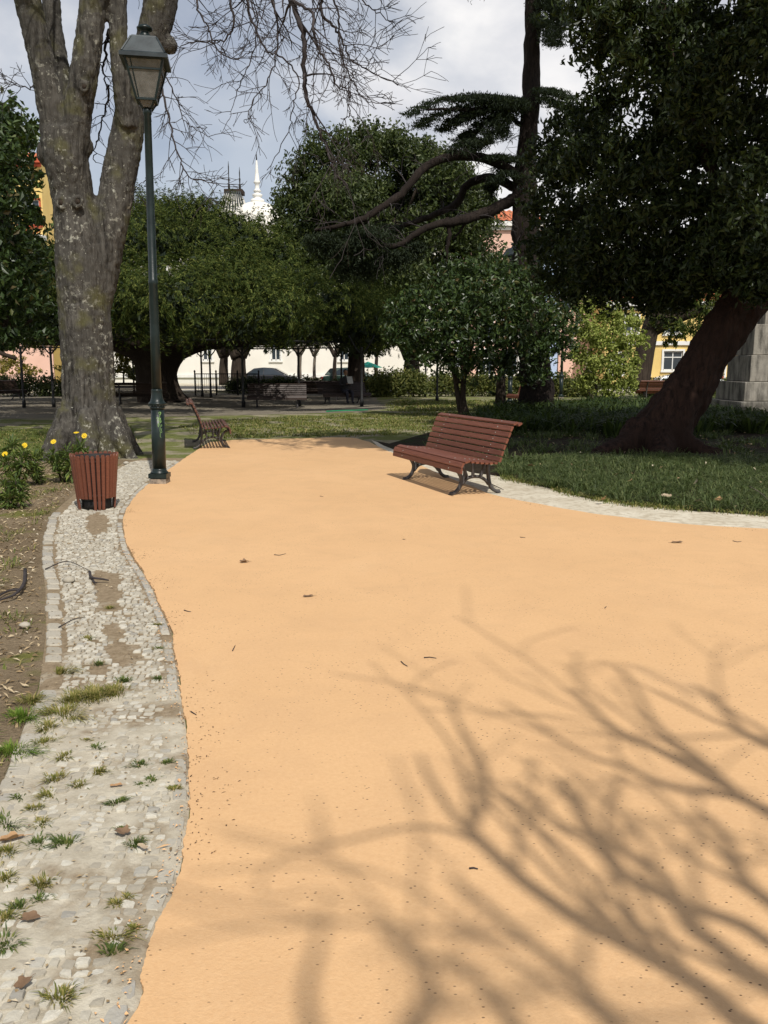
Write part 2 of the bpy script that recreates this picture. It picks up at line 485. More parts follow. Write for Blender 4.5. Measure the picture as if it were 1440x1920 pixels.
M['leaf_hedge'] = leaf_mat('hedge_leaf', [(0, (0.06, 0.08, 0.02)), (0.6, (0.12, 0.14, 0.035)), (1, (0.22, 0.21, 0.06))], 0.6, 0.3, 0.3)
M['leaf_gold'] = leaf_mat('golden_leaf', [(0, (0.14, 0.13, 0.03)), (0.6, (0.30, 0.24, 0.05)), (1, (0.42, 0.32, 0.07))], 0.6, 0.3, 0.35)
M['grass_dark'] = leaf_mat('dark_strap_grass', [(0, (0.045, 0.066, 0.022)), (0.6, (0.085, 0.118, 0.04)), (1, (0.15, 0.17, 0.065))], 0.55, 0.2, 0.25)
M['grass_dry'] = leaf_mat('park_grass', [(0, (0.08, 0.11, 0.02)), (0.45, (0.15, 0.18, 0.04)), (0.75, (0.26, 0.24, 0.07)), (1, (0.40, 0.32, 0.15))], 0.6, 0.25, 0.3)
M['strap'] = leaf_mat('strap_leaf', [(0, (0.013, 0.026, 0.008)), (0.7, (0.028, 0.047, 0.013)), (1, (0.065, 0.095, 0.022))], 0.6, 0.15, 0.2)
M['litter'] = leaf_mat('dry_litter', [(0, (0.16, 0.11, 0.06)), (0.5, (0.34, 0.25, 0.14)), (0.85, (0.50, 0.41, 0.27)), (1, (0.62, 0.55, 0.42))], 0.85, 0.1, 0.1, (0.4, 0.28, 0.12))
M['daisy_leaf'] = leaf_mat('daisy_leaf', [(0, (0.05, 0.085, 0.025)), (0.6, (0.115, 0.165, 0.04)), (0.9, (0.22, 0.27, 0.06)), (1, (0.12, 0.07, 0.05))], 0.55, 0.3, 0.3)
M['yellow'] = simple('yellow_petal', (0.80, 0.58, 0.02), (0.65, 0.42, 0.01), 30, 0.6, 0)

# painted red-brown slats: grain along the slat
def paint_wood(name, c1, c2, chip=None):
    m, t, b = new_mat(name)
    v = coords(t, (2.5, 30, 30)); v0 = coords(t)
    c = ramp(t, noise_n(t, v, 2.2, 5, 0.6), [(0.3, c2), (0.7, c1)])
    oi = t.nodes.new('ShaderNodeObjectInfo')
    c = mix(t, ramp(t, oi.outputs['Random'], [(0, (0, 0, 0)), (1, (0.45, 0.45, 0.45))]), c, tuple(x * 0.7 for x in c2))
    if chip:
        c = mix(t, ramp(t, noise_n(t, v0, 23, 5, 0.65), [(0.70, (0, 0, 0)), (0.73, (1, 1, 1))]), c, chip)
    t.links.new(c, b.inputs['Base Color']); b.inputs['Roughness'].default_value = 0.5
    b.inputs['Specular IOR Level'].default_value = 0.35
    bump(t, b, noise_n(t, v, 5, 4), 0.25, 0.004)
    return m
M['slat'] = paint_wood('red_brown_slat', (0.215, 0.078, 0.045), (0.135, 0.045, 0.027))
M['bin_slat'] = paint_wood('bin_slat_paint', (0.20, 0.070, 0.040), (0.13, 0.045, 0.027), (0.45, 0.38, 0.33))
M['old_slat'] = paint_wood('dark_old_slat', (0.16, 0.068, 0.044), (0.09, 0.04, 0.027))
M['iron'] = simple('cast_iron', (0.085, 0.078, 0.075), (0.045, 0.042, 0.042), 18, 0.6, 0.25, 60, 0.4, 0.15)
M['black_iron'] = simple('black_iron', (0.025, 0.026, 0.026), (0.015, 0.015, 0.016), 10, 0.6, 0.1)
M['lamp'] = simple('lamp_green_paint', (0.014, 0.024, 0.023), (0.008, 0.014, 0.0135), 9, 0.34, 0.12, 50, 0.3)
M['lamp_worn'] = simple('lamp_worn_foot', (0.36, 0.30, 0.23), (0.10, 0.09, 0.08), 22, 0.85, 0.4, 60)
M['zinc'] = simple('lamp_roof_metal', (0.035, 0.046, 0.05), (0.014, 0.02, 0.022), 7, 0.4, 0.1, 30, 0.4, 0.1)
M['graffiti'] = simple('green_spray_paint', (0.27, 0.48, 0.16), (0.20, 0.36, 0.12), 40, 0.6, 0)
M['screw'] = simple('screw_steel', (0.5, 0.47, 0.42), None, 10, 0.5, 0, 10, 0.5, 0.6)
M['liner'] = simple('bin_liner_metal', (0.022, 0.02, 0.02), None, 10, 0.7, 0.1)
# milky lantern glass
m, t, b = new_mat('lantern_glass')
v = coords(t)
t.links.new(ramp(t, noise_n(t, v, 9, 5), [(0.3, (0.17, 0.16, 0.14)), (0.7, (0.32, 0.31, 0.285))]), b.inputs['Base Color'])
b.inputs['Roughness'].default_value = 0.25
b.inputs['Transmission Weight'].default_value = 0.45
b.inputs['Alpha'].default_value = 0.85
M['lantern_glass'] = m
m, t, b = new_mat('window_glass')
b.inputs['Base Color'].default_value = (0.03, 0.04, 0.05, 1); b.inputs['Roughness'].default_value = 0.08
b.inputs['Specular IOR Level'].default_value = 0.6
M['glass'] = m
M['white_wall'] = simple('white_stucco', (0.78, 0.75, 0.68), (0.70, 0.67, 0.60), 0.6, 0.9, 0.1)
M['white_trim'] = simple('white_stone_trim', (0.80, 0.79, 0.75), (0.70, 0.69, 0.65), 2, 0.85, 0.1)
M['pink_wall'] = simple('pink_stucco', (0.76, 0.50, 0.40), (0.69, 0.44, 0.35), 0.6, 0.9, 0.1)
M['yellow_wall'] = simple('yellow_stucco', (0.78, 0.58, 0.22), (0.70, 0.50, 0.18), 0.6, 0.9, 0.1)
M['ochre_wall'] = simple('pale_ochre_stucco', (0.76, 0.60, 0.30), (0.68, 0.52, 0.24), 0.6, 0.9, 0.1)
M['blue_wall'] = simple('pale_blue_stucco', (0.42, 0.52, 0.70), (0.36, 0.46, 0.64), 0.6, 0.9, 0.1)
M['tile'] = simple('terracotta_tile', (0.60, 0.20, 0.09), (0.46, 0.13, 0.06), 3, 0.9, 0.3, 12)
M['brick_red'] = simple('red_painted_trim', (0.52, 0.11, 0.05), (0.40, 0.08, 0.04), 4, 0.8, 0.1)
M['teal'] = simple('teal_shutter', (0.10, 0.42, 0.45), None, 3, 0.7, 0)
M['asphalt'] = simple('asphalt', (0.06, 0.06, 0.062), (0.045, 0.045, 0.046), 3, 0.9, 0.3, 60)
M['stone'] = None
m, t, b = new_mat('weathered_granite')
v = coords(t); vs = coords(t, (1.4, 1.4, 0.35))
c = ramp(t, noise_n(t, v, 3.2, 6), [(0.3, (0.22, 0.20, 0.165)), (0.7, (0.34, 0.315, 0.265))])
c = mix(t, ramp(t, noise_n(t, vs, 3.0, 6, 0.65), [(0.44, (0, 0, 0)), (0.62, (0.95, 0.95, 0.95))]), c, (0.08, 0.073, 0.06))
t.links.new(c, b.inputs['Base Color']); b.inputs['Roughness'].default_value = 0.9
bump(t, b, noise_n(t, v, 25, 5), 0.4, 0.02)
M['stone'] = m

# ------------------------------------------------------------------ the setting
def proj(p):
    d = np.asarray(p, float) - np.array([0, 0, EYE])
    f = d[1] * CP - d[2] * SP; u = d[1] * SP + d[2] * CP
    return 720 + FPX * d[0] / f, 960 - FPX * u / f

def G2(pts):
    return [gp(x, y)[:2] for x, y in pts]

def sheet(name, poly, z, mat, skirt=0.0):
    n = len(poly)
    V = [(p[0], p[1], z) for p in poly]; F = [tuple(range(n))]
    area = sum(poly[i][0] * poly[(i + 1) % n][1] - poly[(i + 1) % n][0] * poly[i][1] for i in range(n))
    if area < 0: F = [tuple(range(n - 1, -1, -1))]
    mb = MB(); mb.add(V, F)
    if skirt:
        V2 = V + [(p[0], p[1], z - skirt) for p in poly]
        sk = [(i, i + n, (i + 1) % n + n, (i + 1) % n) for i in range(n)]
        if area < 0: sk = [f[::-1] for f in sk]
        mb.add(V2, sk)
    o = mb.build(name, mat)
    return tag(o, kind='structure')

def jitter(pts, amp, seed=0):
    out = []
    for i, p in enumerate(pts):
        q = Vector((p[0] * 3.1, p[1] * 3.1, seed))
        w = mnoise.noise(q) * amp + mnoise.noise(q * 6) * amp * 0.5 + mnoise.noise(q * 17) * amp * 0.45
        out.append(np.array([p[0] + w, p[1] + w * 0.5]))
    return out

def inside(poly, x, y):
    x = np.asarray(x); y = np.asarray(y); c = np.zeros(x.shape, bool)
    n = len(poly)
    for i in range(n):
        x1, y1 = poly[i]; x2, y2 = poly[(i + 1) % n]
        hit = ((y1 > y) != (y2 > y)) & (x < (x2 - x1) * (y - y1) / (y2 - y1 + 1e-12) + x1)
        c ^= hit
    return c

def scatter(poly, n, rng=RNG):
    P = np.array(poly); lo, hi = P.min(0), P.max(0)
    out = np.zeros((0, 2))
    while len(out) < n:
        q = lo + rng.random((n * 2, 2)) * (hi - lo)
        out = np.concatenate([out, q[inside(poly, q[:, 0], q[:, 1])]])
    return out[:n]

# the big ground sheet
mb = MB(); mb.add([(-900, -900, 0), (900, -900, 0), (900, 900, 0), (-900, 900, 0)], [(0, 1, 2, 3)])
tag(mb.build('ground', M['ground']), kind='structure')

LE = [(245, 1920), (267, 1828), (292, 1749), (321, 1691), (337, 1637), (351, 1560), (356, 1500), (354, 1424), (346, 1345), (339, 1306), (333, 1248), (319, 1181), (303, 1142), (280, 1092), (261, 1064), (242, 1031), (232, 992), (233, 973), (242, 950), (267, 920), (300, 894), (345, 862), (374, 843), (392, 831)]
left_edge = cr([np.array([-0.80, 0.2]), np.array([-0.735, 1.2])] + G2(LE), 16)
far_edge = G2([(420, 827), (500, 825), (580, 823), (655, 822), (692, 830)])
RE = [(715, 842), (760, 862), (830, 893), (900, 921), (930, 932), (1000, 946), (1100, 964), (1200, 977), (1300, 987), (1440, 995), (1700, 1003)]
right_edge = cr(G2(RE), 7)
path_poly = jitter(left_edge + cr(far_edge, 5)[1:] + right_edge, 0.016, 3) + [np.array([9, 8.6]), np.array([16, 8.0]), np.array([16, -8]), np.array([-1.3, -8])]
sheet('path', path_poly, 0.020, M['path'], 0.03)

# pale edging along the far side of the path
OE = [(700, 826), (745, 848), (800, 866), (870, 884), (940, 895), (1000, 911), (1080, 930), (1160, 945), (1260, 956), (1440, 969), (1700, 975)]
outer = cr(G2(OE), 6)
edge_in = [np.array([p[0] - 0.02, p[1] - 0.10]) for p in right_edge]
sheet('path_edging', jitter(outer, 0.07, 5) + edge_in[::-1], 0.009, M['edging'])

# left boundary of the cobbled strip, by distance
LB = [(92, 970), (89, 987), (80, 1014), (79, 1037), (80, 1059), (85, 1109), (86, 1156), (85, 1198), (78, 1253), (73, 1292), (50, 1350), (28, 1410), (0, 1480), (-45, 1580), (-115, 1700), (-267, 1920)]
lb = [gp(x, y)[:2] for x, y in LB] + [np.array([-1.75, 1.2]), np.array([-1.9, 0.2])]
lbY = np.array([p[1] for p in lb][::-1]); lbX = np.array([p[0] for p in lb][::-1])
far_lb = G2([(112, 950), (150, 918), (185, 893), (232, 868), (300, 852), (352, 842)])
lbY = np.concatenate([lbY, [p[1] for p in far_lb]]); lbX = np.concatenate([lbX, [p[0] for p in far_lb]])
o_ = np.argsort(lbY); lbY, lbX = lbY[o_], lbX[o_]
le = np.array(left_edge); o_ = np.argsort(le[:, 1]); leY, leX = le[o_, 1], le[o_, 0]
xl = lambda Y: np.interp(Y, lbY, lbX)
xr = lambda Y: np.interp(Y, leY, leX)

# soil bed at the near left
soil_poly = [np.array([xl(Y), Y]) for Y in np.linspace(0.2, 13.4, 60)] + [np.array([-4.2, 14.6]), np.array([-6.5, 15.6]), np.array([-12, 14.0]), np.array([-12, -6]), np.array([-1.8, -6])]
sheet('planting_bed', soil_poly, 0.004, M['soil'])
turf_poly = G2([(-500, 870), (-60, 868), (60, 852), (200, 862), (240, 858), (255, 832), (250, 806), (240, 795), (200, 800), (120, 806), (-100, 803), (-500, 803)])
sheet('turf', turf_poly, 0.008, M['turf'])
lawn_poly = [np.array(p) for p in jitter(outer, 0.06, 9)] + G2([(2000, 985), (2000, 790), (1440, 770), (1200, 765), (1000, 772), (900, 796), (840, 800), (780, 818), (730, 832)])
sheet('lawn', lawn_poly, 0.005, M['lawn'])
sheet('square_floor', jitter(cr(G2([(-900, 786), (-200, 784), (60, 785), (240, 783), (420, 779), (560, 776), (690, 771), (720, 760), (700, 742)]), 12), .6, 4) + [np.array([1, 50.5]), np.array([-60, 50.5])], 0.006, M['earth'])
# street beyond the park
for nm, y0, y1, z, mt in (('pavement', 51, 56, 0.10, 'edging'), ('street', 56, 67, 0.02, 'asphalt'), ('pavement', 67, 72, 0.12, 'edging')):
    mb = MB(); mb.box((0, (y0 + y1) / 2, z / 2 - 0.05), (400, y1 - y0, z + 0.1)); tag(mb.build(nm, M[mt]), kind='structure')

# bed of dust and soil under the cobbles: a lumpy sheet
ys = np.concatenate([np.arange(0.4, 6, 0.045), np.arange(6, 15.0, 0.09)])
nx = 24
V = []; 
for Y in ys:
    a, c = xl(Y) + 0.0, xr(Y) - 0.0
    for i in range(nx + 1):
        x = a + (c - a) * i / nx
        q = Vector((x * 4, Y * 4, 0.3))
        near = max(0.0, min(1.0, (5.0 - Y) / 1.4))
        z = 0.009 + 0.006 * near + (0.009 * mnoise.noise(q) + 0.004 * mnoise.noise(q * 5)) * (0.4 + 0.6 * near)
        if i in (0, nx): z = 0.002 if i == 0 else 0.006
        V.append((x, Y, z))
V = np.array(V); k = nx + 1
ii = np.array([[r * k + c, r * k + c + 1, (r + 1) * k + c + 1, (r + 1) * k + c] for r in range(len(ys) - 1) for c in range(nx)])
paving = fast_mesh('cobblestone_paving', V, ii, M['joint'], None, True)
tag(paving, kind='structure')

# the cobbles: rows across the strip, each stone an uneven domed block
GAPS = [(183, 985, 24, 22), (196, 1092, 30, 20), (206, 1120, 26, 18), (205, 1142, 22, 14), (214, 1190, 20, 20), (232, 1232, 30, 24), (185, 1255, 22, 14), (178, 1312, 52, 30), (110, 1322, 28, 18), (130, 1345, 40, 14)]
def in_gap(p):
    px, py = proj((p[0], p[1], 0))
    for gx, gy, rx, ry in GAPS:
        q = ((px - gx) / rx) ** 2 + ((py - gy) / ry) ** 2 + 0.5 * mnoise.noise(Vector((p[0] * 9, p[1] * 9, 0)))
        if q < 1: return True
    return False

def stone_geo(c4, ztop, rs):
    """c4: four outline corners -> eight-sided domed block, sides + ring + top"""
    c = sum(c4) / 4
    out = []
    for i in range(4):
        p, n, q = c4[i], c4[(i + 1) % 4], c4[i - 1]
        a = rs.uniform(0.07, 0.24)
        out.append(p + (q - p) * a); out.append(p + (n - p) * a)
    V = []
    for p in out: V.append((p[0], p[1], -0.03))
    for p in out:
        e = c + (p - c) * 0.97; V.append((e[0], e[1], ztop - 0.009))
    for p in out:
        e = c + (p - c) * 0.86; V.append((e[0], e[1], ztop - 0.0015 + rs.uniform(-0.0012, 0.0012)))
    V.append((c[0], c[1], ztop))
    F = []
    for i in range(8):
        j = (i + 1) % 8
        F.append((i, j, 8 + j, 8 + i)); F.append((8 + i, 8 + j, 16 + j, 16 + i)); F.append((16 + i, 16 + j, 24))
    return V, F

rs = random.Random(5)
stones = []      # (distance, kind, V, F)
Y = 0.95
prev = None
rows = []
while Y < 14.4:
    step = rs.uniform(0.034, 0.047)
    rows.append((Y, Y + step)); Y += step
def wavy(x, Y): return Y + .030 * mnoise.noise(Vector((x * 3.1, Y * 1.3, 2.0))) + .012 * mnoise.noise(Vector((x * 14, Y * 9, 5.0)))
for r, (y0, y1) in enumerate(rows):
    a, b2 = xl((y0 + y1) / 2) + .125, xr((y0 + y1) / 2) - .075
    if b2 - a < .15: continue
    x = a + rs.uniform(-.02, .01)
    while x < b2 - .02:
        w = rs.choice((.030, .038, .046, .056)) * rs.uniform(.85, 1.15) * (1.0 if y0 < 9 else 1.5)
        x2 = min(x + w, b2 + .01)
        j4 = [rs.uniform(-.007, .007) for _ in range(8)]
        c4 = [np.array([x + j4[0], wavy(x, y0) + j4[1]]), np.array([x2 + j4[2], wavy(x2, y0) + j4[3]]), np.array([x2 + j4[4], wavy(x2, y1) + j4[5]]), np.array([x + j4[6], wavy(x, y1) + j4[7]])]
        x = x2
        ctr = sum(c4) / 4
        if in_gap(ctr) or rs.random() < .07: continue
        g_ = rs.uniform(.82, .92)
        c4 = [ctr + (p - ctr) * g_ for p in c4]
        near = max(0.0, min(1.0, (5.0 - y0) / 1.4))
        zt = rs.uniform(.015, .024) * (1 - near) + rs.uniform(.012, .023) * near
        stones.append((ctr[1], 'cobblestone', c4, zt))
# kerb blocks on the soil side and grey setts along the path
Y = 0.9
while Y < 9.2:
    s = rs.uniform(0.10, 0.17); y1 = Y + s
    if not (4.05 < Y < 4.3) and rs.random() > 0.14:
        o1 = rs.uniform(-0.012, 0.012)
        c4 = [np.array([xl(Y) + 0.005 + o1, Y + 0.006]), np.array([xl(Y) + 0.10 + o1, Y + 0.006]), np.array([xl(y1) + 0.10 + o1, y1 - 0.006]), np.array([xl(y1) + 0.005 + o1, y1 - 0.006])]
        stones.append((Y, 'kerb_stone', c4, rs.uniform(0.016, 0.026)))
    Y = y1
Y = 0.9
while Y < 14.2:
    s = rs.uniform(0.09, 0.15); y1 = Y + s
    c4 = [np.array([xr(Y) - 0.066, Y + 0.005]), np.array([xr(Y) - 0.010, Y + 0.005]), np.array([xr(y1) - 0.010, y1 - 0.005]), np.array([xr(y1) - 0.066, y1 - 0.005])]
    stones.append((Y, 'edge_sett', c4, rs.uniform(0.008, 0.019)))
    Y = y1
vis = [s for s in stones if -30 < proj((sum(s[2]) / 4)[0:1].tolist() + [s[0], 0])[0] < 1460 and proj((0, s[0], 0))[1] < 1935]
SM = {'cobblestone': M['cobble'], 'kerb_stone': M['kerbstone'], 'edge_sett': M['bluestone']}
single = set()
cnt = {}
for s in sorted(vis, key=lambda q: q[0]):
    if cnt.get(s[1], 0) < 290 and s[0] < 9:
        cnt[s[1]] = cnt.get(s[1], 0) + 1
        single.add(id(s))
rest = {k: MB() for k in SM}
for s in stones:
    V_, F_ = stone_geo(s[2], s[3], rs)
    if id(s) in single:
        c = sum(s[2]) / 4
        mb = MB(); mb.add([(p[0] - c[0], p[1] - c[1], p[2]) for p in V_], F_, 0, False)
        o = mb.build(s[1], SM[s[1]], paving); o.location = (c[0], c[1], 0)
    else:
        rest[s[1]].add(V_, F_)
for k, mb in rest.items():
    if mb.v:
        o = mb.build({'cobblestone': 'distant_cobblestones', 'kerb_stone': 'distant_kerb_stones', 'edge_sett': 'distant_edge_setts'}[k], SM[k], paving)
        o['kind'] = 'stuff'

# ------------------------------------------------------------------ large trees
def branch_rec(mb, p, d, L, r, depth, droop, rs, n=5, kids=(5, 4, 3), spread=0.9, tipr=0.0035):
    """wandering tapered branch with side twigs"""
    steps = max(4, int(L / 0.16)) if depth else max(3, int(L / 0.10))
    steps = min(steps, 14)
    pts = [np.array(p, float)]; rad = [r]
    d = np.array(d, float); d /= np.linalg.norm(d)
    nodes = []
    bend = np.array([rs.gauss(0, .07), rs.gauss(0, .07), rs.gauss(0, .05)])
    for i in range(steps):
        d = d + np.array([rs.gauss(0, .11), rs.gauss(0, .11), rs.gauss(0, .10) - droop * 0.10]) + bend
        d /= np.linalg.norm(d)
        pts.append(pts[-1] + d * L / steps)
        rad.append(r + (max(tipr, r * 0.3) - r) * (i + 1) / steps)
        nodes.append((pts[-1], d.copy(), rad[-1]))
    mb.tube(pts, rad, n if depth > 0 else 3, cap=False)
    if depth <= 0: return
    k = kids[len(kids) - depth] if depth <= len(kids) else kids[0]
    for j in range(k):
        i = rs.randrange(max(1, len(nodes) // 5), len(nodes))
        q, dd, rr = nodes[i]
        s = np.array([rs.gauss(0, 1), rs.gauss(0, 1), rs.gauss(0, .7)]); s -= dd * np.dot(s, dd); s /= np.linalg.norm(s) + 1e-6
        branch_rec(mb, q, dd + s * spread * rs.uniform(0.6, 1.3), L * rs.uniform(0.42, 0.78), max(tipr, rr * 0.62), depth - 1, droop * 1.1, rs, max(3, n - 1), kids, spread, tipr)

def crown(parent, name, cs, rad, dens, L, Wd, mat, k=2.2, droop=0.25, spread=0.7, flat=0.85, size=1.0, rng=RNG, per=9, tr=0.13):
    ns = [max(30, int(dens * (r if np.isscalar(r) else float(np.mean(r))) ** 2)) for r in rad]
    P, N = clump_points(cs, rad, ns, k, rng, flat, per, tr)
    V, F = leaves(P, N, np.full(len(P), L), np.full(len(P), Wd), droop, spread, rng=rng)
    return fast_mesh(name, V, F, mat, parent)

def clumps_in_ellipsoid(c, r3, n, rc, rng, shell=0.55, zmin=None):
    out = []; rr = []
    while len(out) < n:
        d = nrm(rng.normal(size=3)); q = shell + (1 - shell) * rng.random()
        p = np.array(c) + d * np.array(r3) * q
        if zmin is not None and p[2] < zmin: continue
        out.append(p); rr.append(rc * rng.uniform(0.7, 1.25))
    return out, rr

# ---- the great bare tree with lichen on its bark
T_Y = 15.2
base = wp(170, 852, T_Y)
tree = tag(empty('bare_tree', (base[0], T_Y, 0)), 'massive forked bare tree with lichen covered grey bark behind the litter bin', 'tree')
BX, BY = base[0], T_Y
def tw(px, py, dy=0.0):
    q = wp(px, py, T_Y + dy); return np.array([q[0] - BX, q[1] - BY, q[2]])
mb = MB()
def limb(pts, k=5, n=22, flute=0.0, seed=0.0):
    """pts: (px, py, width_px, dy)"""
    P = cr([np.append(tw(a, b2, dy), pxm(b2, T_Y, w / 2) * .94) for a, b2, w, dy in pts], k)
    pp = [q[:3] for q in P]; rr = [q[3] for q in P]
    def fn(i, th):
        z = pp[i][2]
        return 1 + flute * (0.5 * math.sin(7 * th + 1.2 * math.sin(z * 0.8 + seed)) + 0.35 * math.sin(12 * th + z * 0.5)) * max(0.25, 1 - z / 5) + 0.05 * mnoise.noise(Vector((math.cos(th) * 2, math.sin(th) * 2, z * 1.3 + seed)))
    mb.tube(pp, rr, n, fn=fn)
limb([(176, 885, 168, 0), (176, 862, 150, 0), (174, 835, 128, 0), (170, 800, 112, 0), (167, 740, 101, 0), (163, 660, 97, 0), (158, 580, 98, 0), (153, 500, 100, 0), (146, 430, 90, 0), (136, 370, 82, 0), (124, 300, 84, -.1), (118, 245, 80, -.1)], 6, 40, 0.09)
limb([(172, 660, 30, 0), (182, 590, 46, .02), (193, 520, 58, .08), (203, 450, 64, .1), (212, 395, 68, .15), (222, 335, 68, .2), (236, 265, 66, .25), (246, 205, 60, .3), (252, 160, 58, .3)], 6, 26, 0.05, 3)
limb([(112, 300, 62, -.1), (100, 220, 55, -.15), (84, 140, 50, -.2), (66, 60, 50, -.2), (52, 0, 50, -.2), (30, -90, 46, -.3), (10, -190, 40, -.6)], 6, 22, 0.03, 5)
limb([(126, 280, 58, .1), (120, 200, 46, .2), (110, 120, 40, .3), (101, 60, 37, .35), (96, 0, 36, .4), (92, -90, 32, .7), (100, -190, 26, 1.2)], 6, 20, 0.03, 7)
limb([(136, 280, 62, -.1), (146, 210, 56, -.15), (158, 140, 54, -.2), (167, 70, 52, -.2), (175, 0, 52, -.2), (182, -90, 46, -.5), (178, -190, 38, -.9)], 6, 22, 0.03, 9)
limb([(240, 240, 44, .1), (230, 160, 40, 0), (223, 90, 36, 0), (221, 0, 36, 0), (226, -90, 32, .1), (240, -190, 28, .3)], 6, 18, 0.03, 11)
limb([(246, 215, 56, .3), (262, 140, 58, .3), (282, 80, 62, .3), (299, 20, 66, .3), (310, -40, 60, .3), (330, -130, 50, .2), (360, -230, 42, 0)], 6, 24, 0.03, 13)
# root flares
for (a0, ln, w) in ((-0.3, 0.30, 0.20), (0.5, 0.30, 0.18), (-1.3, 0.45, 0.2), (-2.2, 0.4, 0.22), (3.0, 0.5, 0.2), (1.6, 0.4, 0.2)):
    dv = np.array([math.cos(a0), math.sin(a0), 0])
    mb.tube(cr([dv * 0.42 + np.array([0, 0, 0.85]), dv * 0.56 + np.array([0, 0, 0.4]), dv * (0.66 + ln * 0.25) + np.array([0, 0, 0.12]), dv * (0.75 + ln * 0.6) + np.array([0, 0, -0.08])], 4), [0.14, 0.16, 0.17, w * .9, w, w, w * .9, w * .8, w * .7, w * .6, w * .5, w * .4, w * .3][:13], 10)
# burls and pruning scars
def blob(px, py, rpx, dy):
    c = tw(px, py, dy); r = pxm(py, T_Y, rpx)
    mb.lathe([(r * math.sin(a), -r * 1.15 * math.cos(a)) for a in np.linspace(0.15, math.pi - 0.15, 8)], 14, c)
blob(92, 288, 23, 0); blob(158, 275, 17, 0); blob(318, 85, 15, .3)
def scar(px, py, r, dy):
    c = tw(px, py, dy)
    ring = [c + np.array([r * 1.0 * math.cos(a), 0, r * 1.1 * math.sin(a)]) for a in np.linspace(0, 2 * math.pi, 13)]
    mb.tube(ring, r * 0.5, 8, cap=False)
SCARS = [(114, 380, 0.075, -.385), (146, 378, 0.075, -.40), (158, 162, 0.065, -.42)]
for s_ in SCARS: scar(*s_)
trunk = mb.build('trunk', M['bark'], tree)
rm = trunk.modifiers.new('fuse', 'REMESH'); rm.mode = 'VOXEL'; rm.voxel_size = 0.032; rm.use_smooth_shade = True
sm_ = trunk.modifiers.new('soft', 'SMOOTH'); sm_.factor = 0.5; sm_.iterations = 2
dt = bpy.data.textures.new('bark_relief', 'CLOUDS'); dt.noise_scale = 0.10; dt.noise_depth = 3
dm = trunk.modifiers.new('relief', 'DISPLACE'); dm.texture = dt; dm.strength = 0.05; dm.texture_coords = 'LOCAL'
for (a, b2, r, dy) in SCARS:
    hb = MB(); c = tw(a, b2, dy - .012); hb.lathe([(.001, -.03)] + [(r * .62 * math.sin(q), -r * .55 * math.cos(q)) for q in np.linspace(.3, 2.84, 6)] + [(.001, .03)], 10)
    h_ = hb.build('knot_hole', M['dark_bark'], tree); h_.location = tuple(c); h_.scale = (1, .5, 1.1)
# branches leaving the frame and the drooping twigs that come back into it
rs = random.Random(21)
def px_branch(mb, pts, r0, r1, depth, rs, kids, L, droop=0.5, every=1.0, dy_j=0.6):
    P = cr([tw(a, b2, dy) for a, b2, dy in pts], 6)
    n = len(P)
    rad = [r0 + (r1 - r0) * i / (n - 1) for i in range(n)]
    P = [p + np.array([rs.gauss(0, .012), rs.gauss(0, .03), rs.gauss(0, .012)]) for p in P]
    mb.tube(P, rad, 6, cap=False)
    for i in range(2, n):
        for _ in range(int(every) + (rs.random() < every % 1)):
            d = P[i] - P[i - 1]; d /= np.linalg.norm(d)
            s = np.array([rs.gauss(0, 1), rs.gauss(0, .8), rs.gauss(0, .7)]); s -= d * np.dot(s, d); s /= np.linalg.norm(s)
            branch_rec(mb, P[i], d * 0.8 + s, L * rs.uniform(0.5, 1.1), max(0.006, rad[i] * 0.55), depth, droop, rs, 5, kids, 0.85, 0.0042)
mb = MB()
D2 = (3, 3)
px_branch(mb, [(330, -130, .2), (400, -200, -.4), (470, -180, -.9), (520, -80, -1.2), (545, 0, -1.4), (568, 63, -1.5), (570, 110, -1.5), (573, 173, -1.5), (584, 207, -1.5), (602, 253, -1.5), (617, 290, -1.5), (624, 317, -1.5), (652, 350, -1.5)], 0.06, 0.010, 2, rs, D2, 0.85, .6, 0.36)
px_branch(mb, [(520, -80, -1.2), (575, -60, -1.0), (600, -10, -.8), (604, 25, -.8), (628, 52, -.8), (645, 85, -.8), (658, 110, -.8), (693, 134, -.8), (745, 156, -.8)], 0.032, 0.007, 2, rs, D2, 0.75, .4, 0.4)
px_branch(mb, [(545, 0, -1.4), (585, 25, -1.8), (588, 62, -2.0), (600, 95, -2.0), (615, 120, -2.0), (632, 160, -2.0), (652, 168, -2.0), (655, 215, -2.0), (640, 225, -2.)], 0.024, 0.006, 2, rs, D2, 0.6, .6, 0.35)
px_branch(mb, [(400, -200, -.4), (430, -90, -.2), (430, -10, 0), (438, 40, .1), (420, 75, .1), (385, 78, .1), (338, 82, .1)], 0.03, 0.008, 2, rs, D2, 0.7, .6, 0.4)
px_branch(mb, [(430, -60, -.2), (455, -20, .3), (475, 40, .4), (500, 95, .4), (535, 110, .4), (560, 150, .4), (548, 200, .4), (540, 250, .4), (500, 320, .4)], 0.022, 0.006, 2, rs, D2, 0.6, .5, 0.35)
px_branch(mb, [(310, -40, .3), (360, -30, .0), (372, 20, -.2), (390, 50, -.2), (402, 85, -.2), (440, 110, -.2), (470, 95, -.2)], 0.022, 0.006, 2, rs, D2, 0.5, .5, 0.35)
px_branch(mb, [(300, 150, .0), (312, 200, -.1), (322, 245, -.2), (338, 300, -.2), (355, 330, -.2), (395, 342, -.2), (420, 352, -.2)], 0.02, 0.005, 1, rs, (4,), 0.55, .4, 0.8)
px_branch(mb, [(302, 130, .1), (330, 180, .2), (345, 225, .2), (380, 250, .2), (400, 262, .2)], 0.012, 0.004, 1, rs, (3,), 0.45, .4, 0.6)
